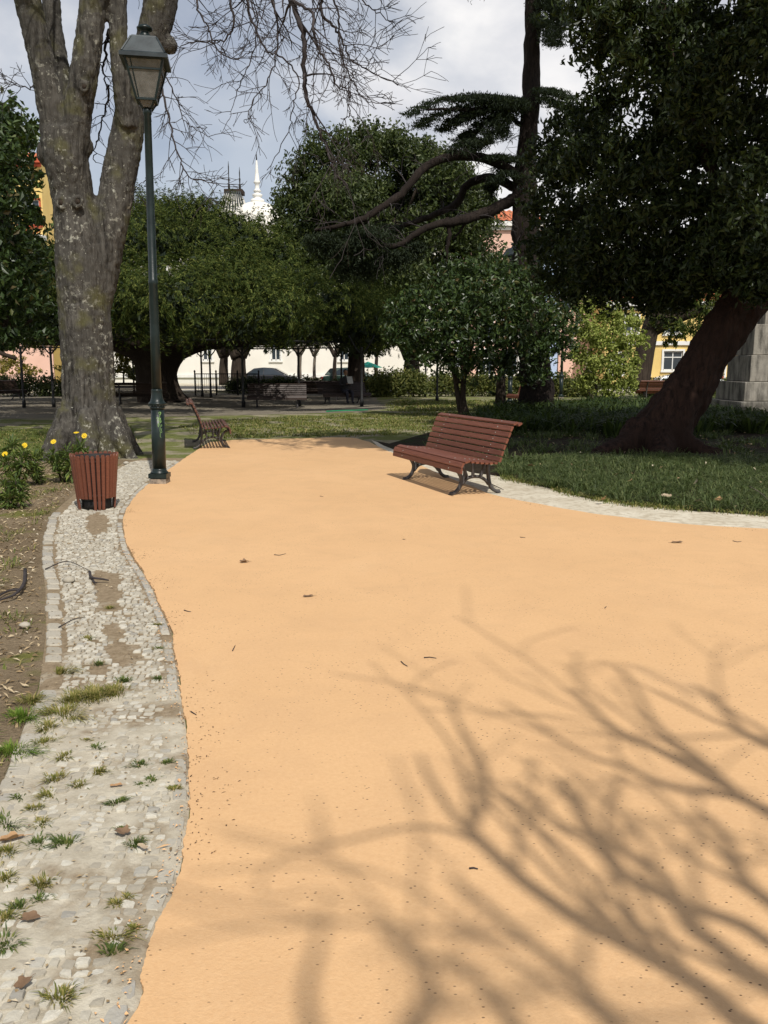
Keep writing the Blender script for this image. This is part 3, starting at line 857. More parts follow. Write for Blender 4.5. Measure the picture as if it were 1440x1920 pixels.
px_branch(mb, [(205, 160, .6), (200, 200, .7), (190, 230, .7), (180, 270, .7), (178, 305, .7)], 0.02, 0.008, 1, rs, (3,), 0.4, .6, 0.5)
px_branch(mb, [(72, 160, -.2), (50, 165, -.3), (30, 158, -.4), (5, 152, -.5)], 0.013, 0.004, 1, rs, (3,), 0.4, .3, 0.7)
px_branch(mb, [(205, 60, .5), (200, 90, .5), (194, 130, .5), (200, 170, .5)], 0.03, 0.01, 1, rs, (4,), 0.4, .5, 0.8)
px_branch(mb, [(285, 330, .3), (265, 345, .3), (250, 365, .3)], 0.008, 0.004, 1, rs, (3,), 0.4, .5, 0.7)
px_branch(mb, [(430, -60, -.2), (455, -30, .6), (482, 40, .7), (470, 110, .7), (445, 170, .7), (430, 225, .7)], 0.018, 0.005, 1, rs, (4,), 0.55, .5, 0.6)
px_branch(mb, [(500, -90, -1.0), (514, 10, -1.0), (522, 80, -1.0), (505, 140, -1.0), (475, 190, -1.0), (462, 235, -1.0)], 0.018, 0.005, 1, rs, (4,), 0.55, .5, 0.6)
px_branch(mb, [(575, -60, -1.0), (640, -40, -.6), (680, 0, -.6), (712, 28, -.6), (742, 46, -.6)], 0.018, 0.005, 1, rs, (4,), 0.5, .3, 0.6)
px_branch(mb, [(575, -60, -1.0), (620, -20, -1.6), (635, 40, -1.6), (640, 100, -1.6), (660, 150, -1.6), (690, 190, -1.6), (735, 192, -1.6)], 0.018, 0.005, 1, rs, (4,), 0.5, .4, 0.6)
mb.build('twigs', M['twig'], tree)
mb = MB()
ends = [((10, -190, -.6), (-0.5, -0.2, 1)), ((100, -190, 1.2), (0.1, .5, 1)), ((178, -190, -.9), (.2, -.6, 1)), ((240, -190, .3), (.3, .2, 1)), ((360, -230, 0), (.8, -.1, .7))]
for (a, b2, dy), dv in ends:
    for j in range(3):
        s = np.array(dv) + np.array([rs.gauss(0, .45), rs.gauss(0, .45), rs.gauss(0, .15)])
        branch_rec(mb, tw(a, b2, dy), s, rs.uniform(2.6, 3.8), 0.13, 3, -0.3, rs, 6, (5, 4, 3), 0.8, 0.006)
mb.build('upper_branches', M['twig'], tree)

# ---- bare tree beside the photographer, known by its shadow on the path
shad = [
    ([(1420, 1960), (1369, 1912), (1332, 1874), (1290, 1845), (1232, 1812), (1157, 1770), (1090, 1737), (1023, 1691), (977, 1657), (932, 1616), (877, 1562)], 4.2, 5.6, .040, .028, 2.0),
    ([(877, 1562), (900, 1510), (907, 1470), (894, 1420), (861, 1370), (840, 1320)], 5.6, 6.8, .024, .010, 1),
    ([(877, 1562), (845, 1530), (800, 1460), (785, 1420)], 5.6, 6.8, .022, .009, 1),
    ([(1500, 1900), (1436, 1853), (1382, 1816), (1332, 1774), (1286, 1741), (1261, 1699), (1207, 1670), (1157, 1641), (1107, 1578), (1073, 1512), (1044, 1466)], 4.6, 6.6, .042, .024, 2),
    ([(1560, 1890), (1490, 1800), (1440, 1778), (1394, 1745), (1332, 1720), (1275, 1700), (1230, 1640), (1180, 1610), (1120, 1575), (1060, 1560), (990, 1500), (950, 1470)], 4.2, 6.6, .034, .014, 2),
    ([(1600, 1650), (1500, 1560), (1440, 1528), (1386, 1503), (1348, 1470), (1298, 1437), (1257, 1422), (1198, 1399), (1148, 1378), (1107, 1332), (1077, 1299)], 5.6, 7.6, .040, .014, 2),
    ([(1348, 1470), (1300, 1425), (1257, 1395), (1215, 1353), (1190, 1303), (1157, 1253)], 6.4, 8.0, .030, .012, 1),
    ([(1386, 1503), (1330, 1490), (1280, 1488), (1220, 1470), (1160, 1440), (1090, 1420), (1000, 1360), (940, 1320)], 6.2, 7.8, .030, .010, 1),
    ([(1600, 1480), (1500, 1430), (1440, 1405), (1400, 1385), (1382, 1374), (1336, 1316), (1300, 1290)], 6.0, 7.6, .045, .016, 2),
    ([(1180, 1980), (1132, 1912), (1098, 1870), (1057, 1828), (990, 1774), (940, 1732), (880, 1680), (840, 1650)], 5.4, 7.0, .032, .013, 2),
    ([(1700, 1900), (1560, 1790), (1440, 1700), (1390, 1660), (1370, 1620), (1350, 1570), (1310, 1530)], 4.8, 6.6, .042, .018, 2),
    ([(1000, 2010), (960, 1930), (900, 1850), (830, 1810), (780, 1800)], 6.0, 7.4, .036, .010, 2),
    ([(760, 2010), (770, 1940), (800, 1880), (790, 1820), (760, 1790), (700, 1740)], 6.2, 7.4, .04, .010, 2),
    ([(590, 2010), (580, 1930), (572, 1860), (590, 1790), (602, 1730), (608, 1670)], 6.6, 7.6, .026, .006, 1),
]
TRX, TRY = 5.2, -4.2
tree2 = tag(empty('spreading_bare_tree', (TRX, TRY, 0)), 'bare tree beside the path whose branches throw the soft shadows', 'tree')
def from_shadow(px, py, z):
    g = gp(px, py)
    return np.array([g[0] + z / math.tan(SUN_EL) * SUN_H[0] - TRX, g[1] + z / math.tan(SUN_EL) * SUN_H[1] - TRY, z])
mb = MB()
rs = random.Random(4)
hub = np.array([0, 0, 3.0])
for pts, z0, z1, r0, r1, dep in shad:
    m_ = len(pts)
    P = cr([from_shadow(a, b2, z0 + (z1 - z0) * i / (m_ - 1)) for i, (a, b2) in enumerate(pts)], 4)
    if pts[0][0] < 1100 and pts[0][1] > 2000:              # low limbs that leave the main ones outside the picture
        ap = pts[0][0]
        mb.tube(cr([from_shadow(1440, 2060, 4.3), from_shadow((1440 + ap) / 2, 2130, z0 * .5 + 2.3), from_shadow(ap + 40, 2090, z0 - .15), P[0], P[1]], 5), [.05, r0], 7, cap=False)
    elif r0 > .033 and pts[0][1] > 1400:
        st = P[0]; back = st + (st - P[2]) * .8; back[1] -= .5 + max(0, (1150 - pts[0][0]) / 300)
        mb.tube(cr([hub, (hub + back) / 2 + np.array([0, 0, .25]), back, st, P[1]], 5), r0 * 1.1, 7, cap=False)
    n = len(P); rad = [r0 + (r1 - r0) * i / (n - 1) for i in range(n)]
    mb.tube(P, rad, 7)
    for i in range(2, n):
        if rs.random() < 0.06 * dep:
            d = P[i] - P[i - 1]; d /= np.linalg.norm(d)
            s = np.array([rs.gauss(0, 1), rs.gauss(0, 1), rs.gauss(0, .6)]); s -= d * np.dot(s, d); s /= np.linalg.norm(s)
            branch_rec(mb, P[i], d * 1.3 + s * .8, rs.uniform(.6, 1.2), max(.008, rad[i] * .5), 1, 0.0, rs, 5, (2,), 0.7, .006)
for j in range(6):
    a = rs.uniform(-1.2, .5)
    branch_rec(mb, hub, (math.cos(a), math.sin(a), 1.1), 3.5, .12, 2, -.1, rs, 7, (5, 4), .8, .01)
mb.build('branches', M['twig'], tree2)
mb = MB()
mb.tube(cr([(0.2, -.1, -.1), (0.1, 0, .5), (0, 0, 1.5), (0, 0, 3.1)], 5), [.42 - .012 * i for i in range(16)], 14)
mb.build('trunk', M['bark'], tree2)

# ---- the old cypress spread over its iron frame
CX, CY = -9.3, 39.6
cyp = tag(empty('umbrella_cypress', (CX, CY, 0)), 'huge spreading cypress with a wide dome of feathery green foliage', 'tree')
rng = np.random.default_rng(3)
cs = []; rad = []
def dome(Rr): return np.interp(Rr, [0, 2.4, 3.5, 4.6, 7, 9.5], [7.8, 7.5, 6.3, 5.1, 4.6, 4.0])
for Rr, n in ((0.0, 1), (1.7, 4), (3.2, 7), (5.0, 9), (6.7, 11), (8.3, 13), (9.2, 15)):
    for i in range(n):
        a = 2 * math.pi * (i + rng.uniform(-.25, .25)) / n
        r_ = Rr + rng.uniform(-.4, .4)
        z = dome(r_) + rng.uniform(-.9, .6) + max(0, -r_ * math.cos(a) - 4) * .3
        cs.append((r_ * math.cos(a) + (.1 if r_ < 4 else 0), r_ * math.sin(a) * (1.38 if math.sin(a) < 0 else 1.1), z)); rad.append(rng.uniform(.85, 1.85))
for a_, b_, y_ in ((425, 418, 38.5), (462, 432, 38.5), (492, 450, 38), (512, 475, 37.5), (535, 505, 37), (300, 415, 38.5), (340, 405, 39), (380, 400, 39)):
    q_ = wp(a_, b_, y_); cs.append((q_[0] - CX, y_ - CY, q_[2])); rad.append(1.15)
n0 = len(cs)
for i in range(56):                                  # lower skirt under the rim
    a = rng.uniform(0, 2 * math.pi); r_ = rng.uniform(4.6, 9.4)
    cs.append((r_ * math.cos(a), r_ * math.sin(a) * (1.38 if math.sin(a) < 0 else 1.1), rng.uniform(3.0, 3.5))); rad.append(rng.uniform(.6, .95))
ns = [int(2900 * r * r) for r in rad]
C0, N0 = clump_points(cs, rad, [n // 22 for n in ns], 4.5, rng, 0.74)
D0 = nrm(N0 * .9 + rng.normal(size=N0.shape) * .55 + np.array([0, 0, -.25]))          # feathery plumes pointing out and down
tt = rng.random((len(C0), 22, 1)) ** .8
P = (C0[:, None] + D0[:, None] * (tt * rng.uniform(.35, .8, (len(C0), 1, 1)) - .2) + rng.normal(size=(len(C0), 22, 3)) * .055 * (1.15 - tt)).reshape(-1, 3)
N = nrm(np.repeat(N0, 22, 0) + np.array([0, 0, .45])); T = np.repeat(D0, 22, 0)
V, F = leaves(P, N, np.full(len(P), .15), np.full(len(P), .034), .1, .35, .1, rng, T)
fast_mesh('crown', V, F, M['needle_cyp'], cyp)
# oversized dark leaves added inside the dome to block light
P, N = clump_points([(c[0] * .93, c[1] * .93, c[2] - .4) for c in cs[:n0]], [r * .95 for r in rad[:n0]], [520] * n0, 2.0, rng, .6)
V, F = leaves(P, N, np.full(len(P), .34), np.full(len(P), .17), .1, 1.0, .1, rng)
fast_mesh('light_blocking_leaves', V, F, M['needle_cedar'], cyp)
mb = MB()
px0 = wp(308, 700, CY)[0] - CX
mb.tube(cr([(px0 + .1, -1.2, -.1), (px0, -1.2, .5), (px0 - .05, -1.2, 1.2), (px0, -1.2, 1.9), (px0, -1.2, 2.6), (px0, -1.0, 3.4), (px0, -.8, 4.6)], 4),
        [1.22, 1.1, 1.0, .97, .92, .90, .88, .87, .86, .88, .92, 1.0, 1.15, 1.4, 1.7, 1.95, 2.0, 1.9, 1.7, 1.4, 1.1, 1.0, .9, .8, .7][:25], 22,
        fn=lambda i, th: 1 + .07 * math.sin(5 * th + i * .2) + .04 * math.sin(11 * th))
for j in range(16):
    a = 2 * math.pi * j / 16 + .1
    dv = np.array([math.cos(a), math.sin(a), 0])
    c0 = np.array([px0, -1.0, 1.95])
    mb.tube(cr([c0 + dv * .5, c0 + dv * 2.0 + np.array([0, 0, .55]), c0 + dv * 4.2 + np.array([0, 0, .62 + rng.uniform(0, .3)]), c0 * .9 + dv * 7.4 + np.array([0, 0, 1.0])], 4), [.34, .33, .31, .28, .26, .24, .21, .19, .17, .15, .12, .10, .08], 8)
mb.build('trunk', M['dark_bark'], cyp)
# iron supports: posts with forked heads and two ring rails
fr = tag(empty('support_frame', (CX, CY, 0)), 'dark iron posts and rails propping up the spreading cypress', 'frame')
post_angles = []
def post(x, y):
    mb = MB(); mb.lathe([(.075, 0), (.075, .25), (.05, .3), (.045, 2.2), (.06, 2.25), (.06, 2.3)], 8)
    for s in (-1, 1):
        mb.tube(cr([(0, 0, 2.0), (s * .25, 0, 2.3), (s * .5, 0, 2.75)], 3), .03, 5)
    o = mb.build('post', M['black_iron'], fr); o.location = (x, y, 0)
for ppx, yy in ((41, 33.0), (97, 33.6), (455, 33.2), (560, 34.2), (678, 34.0), (820, 38.0), (798, 44.5), (378, 44.5), (394, 43.0), (640, 45.0), (250, 47.0), (265, 44.0)):
    post(wp(ppx, 700, yy)[0] - CX, yy - CY)
for Rr, z in ((6.6, 2.55), (9.0, 2.5)):
    mb = MB(); mb.tube([(Rr * math.cos(a), Rr * math.sin(a), z) for a in np.linspace(0, 2 * math.pi, 49)], .035, 5, cap=False)
    mb.build('ring_rail', M['black_iron'], fr)

# ---- rounded evergreen behind the cypress
rng = np.random.default_rng(5)
mc = wp(735, 420, 46)
mag = tag(empty('round_evergreen', (mc[0], 46, 0)), 'tall rounded olive green evergreen rising behind the cypress dome', 'tree')
cs, rad = clumps_in_ellipsoid((-.3, 0, 8.3), (4.9, 4.2, 4.3), 70, 1.25, rng, .62, 3.8)
cs += [(x, -1, z) for x, z in ((-4.8, 7.0), (-5.2, 6.0), (-4.8, 8.0), (4.9, 6.6), (5.3, 5.4), (4.2, 9.6), (-3.6, 9.4), (0, 12.1), (-1.4, 11.8), (1.6, 11.7))]; rad += [1.2] * 10
for a_, b_ in ((600, 285), (640, 268), (690, 262), (740, 275), (795, 305), (840, 330), (880, 365), (900, 410), (565, 325), (545, 380), (540, 420), (860, 420), (820, 370), (770, 330)):
    q_ = wp(a_, b_, 46); cs.append((q_[0] - mc[0], rng.uniform(-.8, .8), q_[2])); rad.append(1.05)
crown(mag, 'crown', cs, rad, 1000, .24, .105, M['leaf_mag'], 2.6, .3, .75, .85, rng=rng)
mb = MB()
tx = wp(668, 700, 44)[0] - mc[0]
mb.tube(cr([(tx, -2, -.1), (tx, -2, 1.5), (tx + .2, -1.6, 3.2), (.2, -.8, 6), (.2, 0, 9)], 5), [.52 - .018 * i for i in range(21)], 14)
for j in range(11):
    a = j * 2.4; s = np.array([math.cos(a), math.sin(a), .55])
    p0 = np.array([tx * (1 - j / 12) * .8, -1.6 + j * .12, 2.8 + j * .45]); mb.tube(cr([p0, p0 + s * 1.6, p0 + s * 3.2 + np.array([0, 0, .8])], 4), [.20 - .018 * i for i in range(9)], 7)
mb.build('trunk', M['dark_bark'], mag)

# ---- cedar with sweeping arms
CE = 30.0
cb = wp(1006, 770, CE)
ced = tag(empty('cedar', (cb[0], CE, 0)), 'tall dark cedar with long bare arms sweeping down over the square', 'tree')
def cw(px, py, dy=0.0):
    q = wp(px, py, CE + dy); return np.array([q[0] - cb[0], q[1] - CE, q[2]])
mb = MB()
def climb(pts, n=10, k=5, w=1.0):
    P = cr([np.append(cw(a, b2, dy), pxm(b2, CE, ww / 2) * (.78 if pts[0][1] != 800 else 1)) for a, b2, ww, dy in pts], k)
    rs_ = np.random.default_rng(len(pts))
    mb.tube([q[:3] + rs_.normal(0, .012, 3) for q in P], [max(.02, q[3] * w) for q in P], n, fn=lambda i, th: 1 + .22 * mnoise.noise(Vector((math.cos(th) * 1.3, math.sin(th) * 1.3, i * .6))))
climb([(1008, 800, 92, 0), (1006, 760, 70, 0), (1003, 690, 60, 0), (997, 600, 56, 0), (990, 500, 52, 0), (985, 420, 50, 0), (984, 350, 46, 0), (988, 280, 38, 0), (994, 200, 33, 0), (998, 100, 30, 0), (1000, 0, 28, 0), (1002, -160, 22, 0), (1004, -400, 14, 0), (1004, -600, 5, 0)], 16)
climb([(984, 350, 30, 0), (960, 322, 24, -.3), (913, 298, 22, -.8), (863, 293, 20, -1.2), (813, 304, 19, -1.6), (780, 330, 18, -1.9), (753, 363, 17, -2.1), (713, 391, 15, -2.4), (680, 411, 14, -2.6), (640, 422, 10, -2.9), (590, 432, 7, -3.2)])
climb([(984, 360, 28, 0), (960, 348, 23, .2), (923, 334, 21, .5), (890, 338, 20, .7), (870, 354, 19, .8), (857, 381, 18, .8), (813, 404, 15, .9), (763, 421, 12, 1.0), (700, 440, 9, 1.2), (640, 450, 6, 1.4)])
climb([(984, 372, 32, 0), (960, 376, 28, -.2), (913, 398, 25, -.6), (863, 414, 21, -1.0), (813, 422, 17, -1.3), (780, 438, 14, -1.6), (747, 460, 12, -1.8), (690, 464, 9, -2.1), (640, 480, 6, -2.4)])
climb([(838, 410, 12, -1.1), (842, 440, 10, -1.1), (838, 470, 8, -1.1), (842, 510, 5, -1.1)], 7)
climb([(880, 404, 8, -.8), (868, 425, 6, -.8), (850, 450, 4, -.8)], 6)
climb([(990, 195, 22, 0), (960, 200, 14, -.5), (920, 205, 11, -1.0), (870, 205, 8, -1.4), (800, 205, 5, -1.9)], 7)
climb([(985, 240, 14, 0), (945, 215, 9, .5), (915, 225, 7, .8), (880, 268, 5, .9)], 7)
climb([(998, 60, 12, 0), (1030, 40, 9, -.4), (1060, 30, 6, -.6)], 7)
climb([(995, 170, 12, 0), (1030, 175, 8, -.4), (1065, 190, 5, -.6)], 7)
climb([(998, -60, 14, 0), (950, -70, 10, -.6), (900, -50, 6, -1.0)], 7)
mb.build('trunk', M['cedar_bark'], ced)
mb = MB(); rs = random.Random(12)
for a, b2, dy in ((940, 308, -.5), (900, 296, -.9), (850, 294, -1.3), (800, 312, -1.7), (765, 348, -2), (730, 380, -2.3), (690, 408, -2.5), (650, 420, -2.8), (930, 335, .5), (880, 345, .8), (860, 372, .8), (830, 398, .9), (790, 412, 1), (740, 428, 1), (930, 390, -.4), (885, 408, -.8), (840, 418, -1.1), (800, 428, -1.4), (760, 452, -1.7), (715, 464, -2), (670, 470, -2.2), (985, 300, 0), (990, 250, 0), (984, 400, 0), (988, 450, 0)):
    for _ in range(2):
        branch_rec(mb, cw(a, b2, dy), (rs.gauss(-.3, .5), rs.gauss(-.1, .5), rs.gauss(-.1, .7)), rs.uniform(.5, 1.3), .022, 1, .5, rs, 5, (4,), .8, .006)
mb.build('side_twigs', M['twig'], ced)
rng = np.random.default_rng(8)
pads = [(790, 205, 62, 12, -1.8), (830, 196, 70, 14, -1.6), (870, 192, 80, 15, -1.3), (910, 192, 75, 15, -1.0), (945, 198, 60, 14, -.6), (880, 215, 60, 13, -1.2), (900, 236, 40, 12, -1.0), (915, 250, 22, 16, -.8), (855, 228, 38, 10, -1.4), (880, 272, 34, 11, .9), (858, 278, 22, 8, .9), (965, 205, 40, 14, -.3),
        (1035, 30, 32, 26, -.4), (1045, 55, 24, 22, -.5), (1030, 80, 16, 14, -.5), (1035, 170, 34, 12, -.4), (1060, 185, 30, 12, -.5), (900, -50, 70, 14, -1), (1060, -80, 60, 18, 0), (960, -150, 70, 18, 0), (1040, -250, 60, 18, 0), (975, -330, 50, 16, 0), (1010, -450, 40, 20, 0),
        (940, 300, 30, 8, -.2), (920, 350, 26, 10, .6), (690, 440, 70, 16, -2.5), (640, 462, 64, 18, -2.6), (600, 450, 50, 14, -3), (740, 480, 56, 16, -1.8), (690, 500, 50, 16, -2.0), (650, 500, 46, 16, -2.2), (780, 462, 34, 12, -1.5), (840, 500, 30, 22, -1.1), (730, 430, 40, 10, 1.0), (812, 210, 30, 10, -1.7), (765, 214, 20, 7, -1.9), (930, 222, 34, 12, -.7), (870, 250, 26, 9, -1.1)]
upper = [(x, y, z) for x, y, z in zip(np.random.default_rng(2).uniform(-5.5, 1.5, 26), np.random.default_rng(3).uniform(-6.5, -.5, 26), np.random.default_rng(4).uniform(13.6, 18, 26))]  # foliage out of view overhead, added to shade the arms
cs, rad, ns = [], [], []
pads = [p for p in pads if p[1] < 0 or p[1] >= 295]
for a, b2, w, h, dy in pads:
    cs.append(cw(a, b2, dy)); rx = pxm(b2, CE, w / 2) * 1.25; rz = pxm(b2, CE, h)
    rad.append((rx, rx * .85, rz * .62)); ns.append(int(4200 * rx))
for u in upper:
    cs.append(u); rad.append((1.7, 1.6, .45)); ns.append(1500)
P, N = clump_points(cs, rad, ns, 1.6, rng, 1.0, 12, .13)
P[:, 2] -= .16 * rng.random(len(P)) ** 2 * (rng.random(len(P)) < .35) * 3
fronds = [[(985, 195), (930, 181), (870, 179), (810, 191), (764, 216)], [(975, 200), (920, 193), (860, 201), (806, 220), (786, 236)], [(965, 204), (905, 205), (855, 222), (828, 246)], [(950, 208), (905, 226), (880, 250), (868, 262)], [(940, 214), (917, 240), (912, 268)], [(962, 212), (942, 234), (944, 256)], [(905, 262), (872, 266), (842, 286)], [(908, 264), (884, 276), (868, 290)], [(985, 190), (950, 184), (900, 184), (850, 186)], [(980, 200), (940, 200), (890, 212), (850, 232)],
          [(1008, 5), (1035, 18), (1046, 55), (1040, 84)], [(1010, -5), (1050, 8), (1068, 48)], [(1005, 28), (1025, 48), (1028, 80)], [(1010, 168), (1042, 170), (1076, 186)], [(1010, 180), (1045, 193), (1066, 206)], [(985, 300), (940, 292), (905, 296)], [(985, 332), (945, 322), (925, 345)]]
fp = []
for fi, fpts in enumerate(fronds):
    C_ = cr([np.array([a, b2, 0.0]) for a, b2 in fpts], 14); m_ = 2600 if len(fpts) > 3 else 1300
    dyc = rng.uniform(-1.4, .2)
    for q in range(m_):
        t_ = rng.random() * (len(C_) - 1.001); i_ = int(t_); p_ = C_[i_] + (C_[i_ + 1] - C_[i_]) * (t_ - i_)
        wd = 11 * (1 - .5 * t_ / len(C_)) * (.6 + .4 * math.sin(t_ * 1.7 + fi))
        fp.append(cw(p_[0] + rng.normal(0, 9), p_[1] + rng.normal(0, wd * .3) + 4 * math.sin(p_[0] * .35 + fi * 2) * .5 + abs(rng.normal(0, wd * 1.1)) * (rng.random() < .6) * (.4 + .6 * abs(math.sin(p_[0] * .21 + fi))), dyc + rng.normal(0, .45)))
P = np.concatenate([P, np.array(fp)]); N = np.concatenate([N, nrm(rng.normal(size=(len(fp), 3)) + np.array([0, 0, .8]))])
N = nrm(N * .5 + np.array([0, 0, 1.0]))
V, F = leaves(P, N, np.full(len(P), .15), np.full(len(P), .032), .9, .6, .1, rng)
fast_mesh('crown', V, F, M['needle_cedar'], ced)

# ---- camellia standing behind the bench
KY = 27.5
kb = wp(862, 778, KY)
cam_t = tag(empty('camellia_tree', (kb[0], KY, 0)), 'many stemmed glossy leaved tree standing behind the slatted bench', 'tree')
def kw(px, py, dy=0.0):
    q = wp(px, py, KY + dy); return np.array([q[0] - kb[0], q[1] - KY, q[2]])
rng = np.random.default_rng(9)
cs, rad = [], []
for a, b2, r, dy in ((880, 520, 48, 0), (930, 515, 50, .3), (835, 545, 44, -.4), (980, 525, 46, .2), (1030, 545, 42, .3), (790, 570, 44, -.3), (755, 600, 40, -.2), (860, 575, 50, -1.0), (920, 570, 52, -1.1), (980, 580, 50, -.8), (1035, 600, 44, -.2), (800, 620, 48, -.9), (745, 635, 30, -.4), (850, 630, 50, -1.4), (905, 630, 50, -1.4), (960, 635, 48, -1.1), (1015, 650, 44, -.5), (880, 680, 40, -.8), (830, 670, 38, -1.0), (940, 685, 38, -.6), (1000, 700, 30, -.2), (785, 660, 34, -.6), (900, 560, 50, 1.2), (850, 600, 50, 1.4), (960, 600, 50, 1.4), (1050, 640, 36, .5), (1060, 590, 30, .8), (735, 600, 22, 0), (760, 570, 26, .2)):
    cs.append(kw(a, b2, dy)); rad.append(pxm(b2, KY, r))
crown(cam_t, 'crown', cs, rad, 1250, .17, .085, M['leaf_cam'], 2.2, .35, .8, .85, rng=rng)
mb = MB()
for pts in ([(866, 780), (858, 740), (852, 700), (845, 650), (825, 600)], [(868, 780), (868, 740), (872, 700), (885, 650), (900, 590)], [(876, 782), (869, 752), (868, 710), (880, 690), (920, 660)], [(858, 720), (848, 690), (820, 650), (790, 620)], [(872, 700), (890, 670), (950, 640), (990, 600)]):
    mb = MB(); mb.tube(cr([kw(a, b2) for a, b2 in pts], 4), [.11 - .005 * i for i in range(4 * (len(pts) - 1) + 1)], 7); mb.build('stem', M['dark_bark'], cam_t)

# ---- dark evergreen with the leaning trunk
EY = 16.4
eb = wp(1225, 842, EY)
ever = tag(empty('leaning_evergreen', (eb[0], EY, 0)), 'dark dense evergreen with a thick reddish trunk leaning over the shaded lawn', 'tree')
def ew(px, py, dy=0.0):
    q = wp(px, py, EY + dy); return np.array([q[0] - eb[0], q[1] - EY, q[2]])
mb = MB()
def elimb(pts, n=20, k=5):
    P = cr([np.append(ew(a, b2, dy), pxm(b2, EY, ww / 2) * .76) for a, b2, ww, dy in pts], k)
    mb.tube([q[:3] for q in P], [q[3] for q in P], n, fn=lambda i, th: 1 + .09 * math.sin(5 * th + i * .15) + .06 * math.sin(9 * th - i * .1) + .12 * mnoise.noise(Vector((math.cos(th) * 1.5, math.sin(th) * 1.5, i * .25))))
elimb([(1212, 875, 215, 0), (1222, 845, 178, 0), (1246, 800, 136, 0), (1280, 745, 116, 0), (1306, 700, 106, 0), (1334, 655, 102, 0), (1364, 610, 108, 0), (1400, 560, 112, .1), (1450, 500, 104, .2), (1500, 420, 90, .4), (1540, 320, 80, .6), (1560, 180, 64, .6), (1570, 0, 50, .4), (1570, -200, 34, 0)])
elimb([(1395, 570, 60, 0), (1385, 500, 52, -.2), (1370, 420, 44, -.4), (1340, 330, 36, -.4), (1300, 230, 28, -.2), (1260, 120, 22, 0), (1240, 0, 16, .2)], 12)
elimb([(1440, 510, 60, 0), (1400, 430, 40, 1), (1330, 370, 30, 2), (1240, 330, 22, 2.6), (1150, 320, 14, 3)], 10)
elimb([(1540, 320, 50, .6), (1540, 180, 36, -.6), (1540, 60, 30, -1.6), (1520, -120, 26, -3.4), (1400, -300, 22, -5.6)], 10)
elimb([(1550, 220, 50, .6), (1540, 60, 36, .2), (1480, -90, 28, -1.2), (1300, -230, 20, -3.2), (1080, -300, 12, -4.5)], 10)
for pts in ([(1205, 800, 80, -.2), (1176, 832, 62, -.5), (1130, 852, 40, -.9), (1085, 868, 18, -1.3)], [(1270, 805, 70, -.2), (1296, 838, 50, -.5), (1345, 852, 30, -.8), (1410, 862, 20, -.9), (1460, 860, 10, -1.0)], [(1236, 810, 80, -.3), (1240, 848, 60, -.8), (1236, 872, 34, -1.3), (1226, 886, 12, -1.7)], [(1250, 820, 60, .3), (1290, 832, 36, .8), (1330, 834, 14, 1.2)]):
    elimb(pts, 10)
et = mb.build('trunk', M['red_bark'], ever)
rm = et.modifiers.new('fuse', 'REMESH'); rm.mode = 'VOXEL'; rm.voxel_size = 0.05; rm.use_smooth_shade = True
sm_ = et.modifiers.new('soft', 'SMOOTH'); sm_.factor = 0.5; sm_.iterations = 3
dt2 = bpy.data.textures.new('red_bark_relief', 'CLOUDS'); dt2.noise_scale = 0.16; dt2.noise_depth = 3
dm = et.modifiers.new('relief', 'DISPLACE'); dm.texture = dt2; dm.strength = 0.10; dm.texture_coords = 'LOCAL'
rng = np.random.default_rng(14)
cs, rad = [], []
vis_c = [(1090, 20, 0), (1140, 40, -.4), (1190, 30, -.2), (1240, 60, -.5), (1290, 40, .2), (1120, 100, .2), (1175, 110, -.6), (1235, 130, -.4), (1290, 110, .5), (1350, 60, .5), (1400, 30, .3), (1440, 130, .3), (1330, 190, .6), (1400, 200, 0), (1440, 250, -.4),
         (1060, 240, 2.4), (1100, 250, 1.2), (1020, 290, 3.0), (1050, 330, 2.2), (1010, 380, 3.0), (1040, 420, 2.4), (1090, 300, .6), (1150, 290, .2), (1210, 270, .4), (1260, 250, .2), (1130, 360, 0), (1190, 340, -.4), (1250, 320, -.4), (1310, 290, -.2), (1370, 300, -.6), (1430, 330, -.8),
         (1080, 400, 1.4), (1060, 470, 2.0), (1020, 460, 3.2), (1110, 450, .6), (1160, 420, 0), (1220, 400, -.4), (1280, 380, -.6), (1340, 370, -.6), (1400, 400, -1), (1440, 430, -1), (1100, 510, 1.0), (1150, 490, .6), (1200, 480, .2), (1260, 460, -.2), (1320, 440, -.4), (1380, 470, -.8), (1430, 500, -1.0),
         (1140, 540, 1.2), (1190, 530, .8), (1240, 530, .4), (1290, 520, .2), (1340, 515, .1), (1040, 520, 2.6), (1075, 545, 2.0), (1220, 555, 1.6), (1270, 550, 1.2), (1480, 300, 0), (1500, 420, 0), (1490, 150, 0), (1480, 20, 0), (1540, 520, .5), (1600, 300, 1), (1600, 100, 1), (1230, 200, 1.2), (1130, 200, 2.2), (1160, 170, 1.8)]
vis_c += [(1330, 150, -1.5), (1300, 200, -1.3), (1360, 230, -1.3), (1280, 160, -1.2), (1400, 100, -1.6), (1440, 50, -1.6), (1430, 10, -1.4), (1350, 110, -1.2), (1390, 340, -1.5), (1380, 420, -1.6), (1420, 470, -1.6), (1350, 480, -1.2), (1310, 500, -.9), (1400, 530, -1.3), (1440, 540, -1.3)]
for a, b2, dy in vis_c:
    cs.append(ew(a, b2, dy)); rad.append(pxm(b2, EY, rng.uniform(44, 60)))
for (a, b2, dy) in vis_c:                 # the depth of the crown behind its face
    if rng.random() < .9:
        cs.append(ew(a + 20, b2 + rng.uniform(-25, 10), dy + rng.uniform(1.6, 3.4))); rad.append(pxm(b2, EY, rng.uniform(46, 62)))
nv = len(cs)
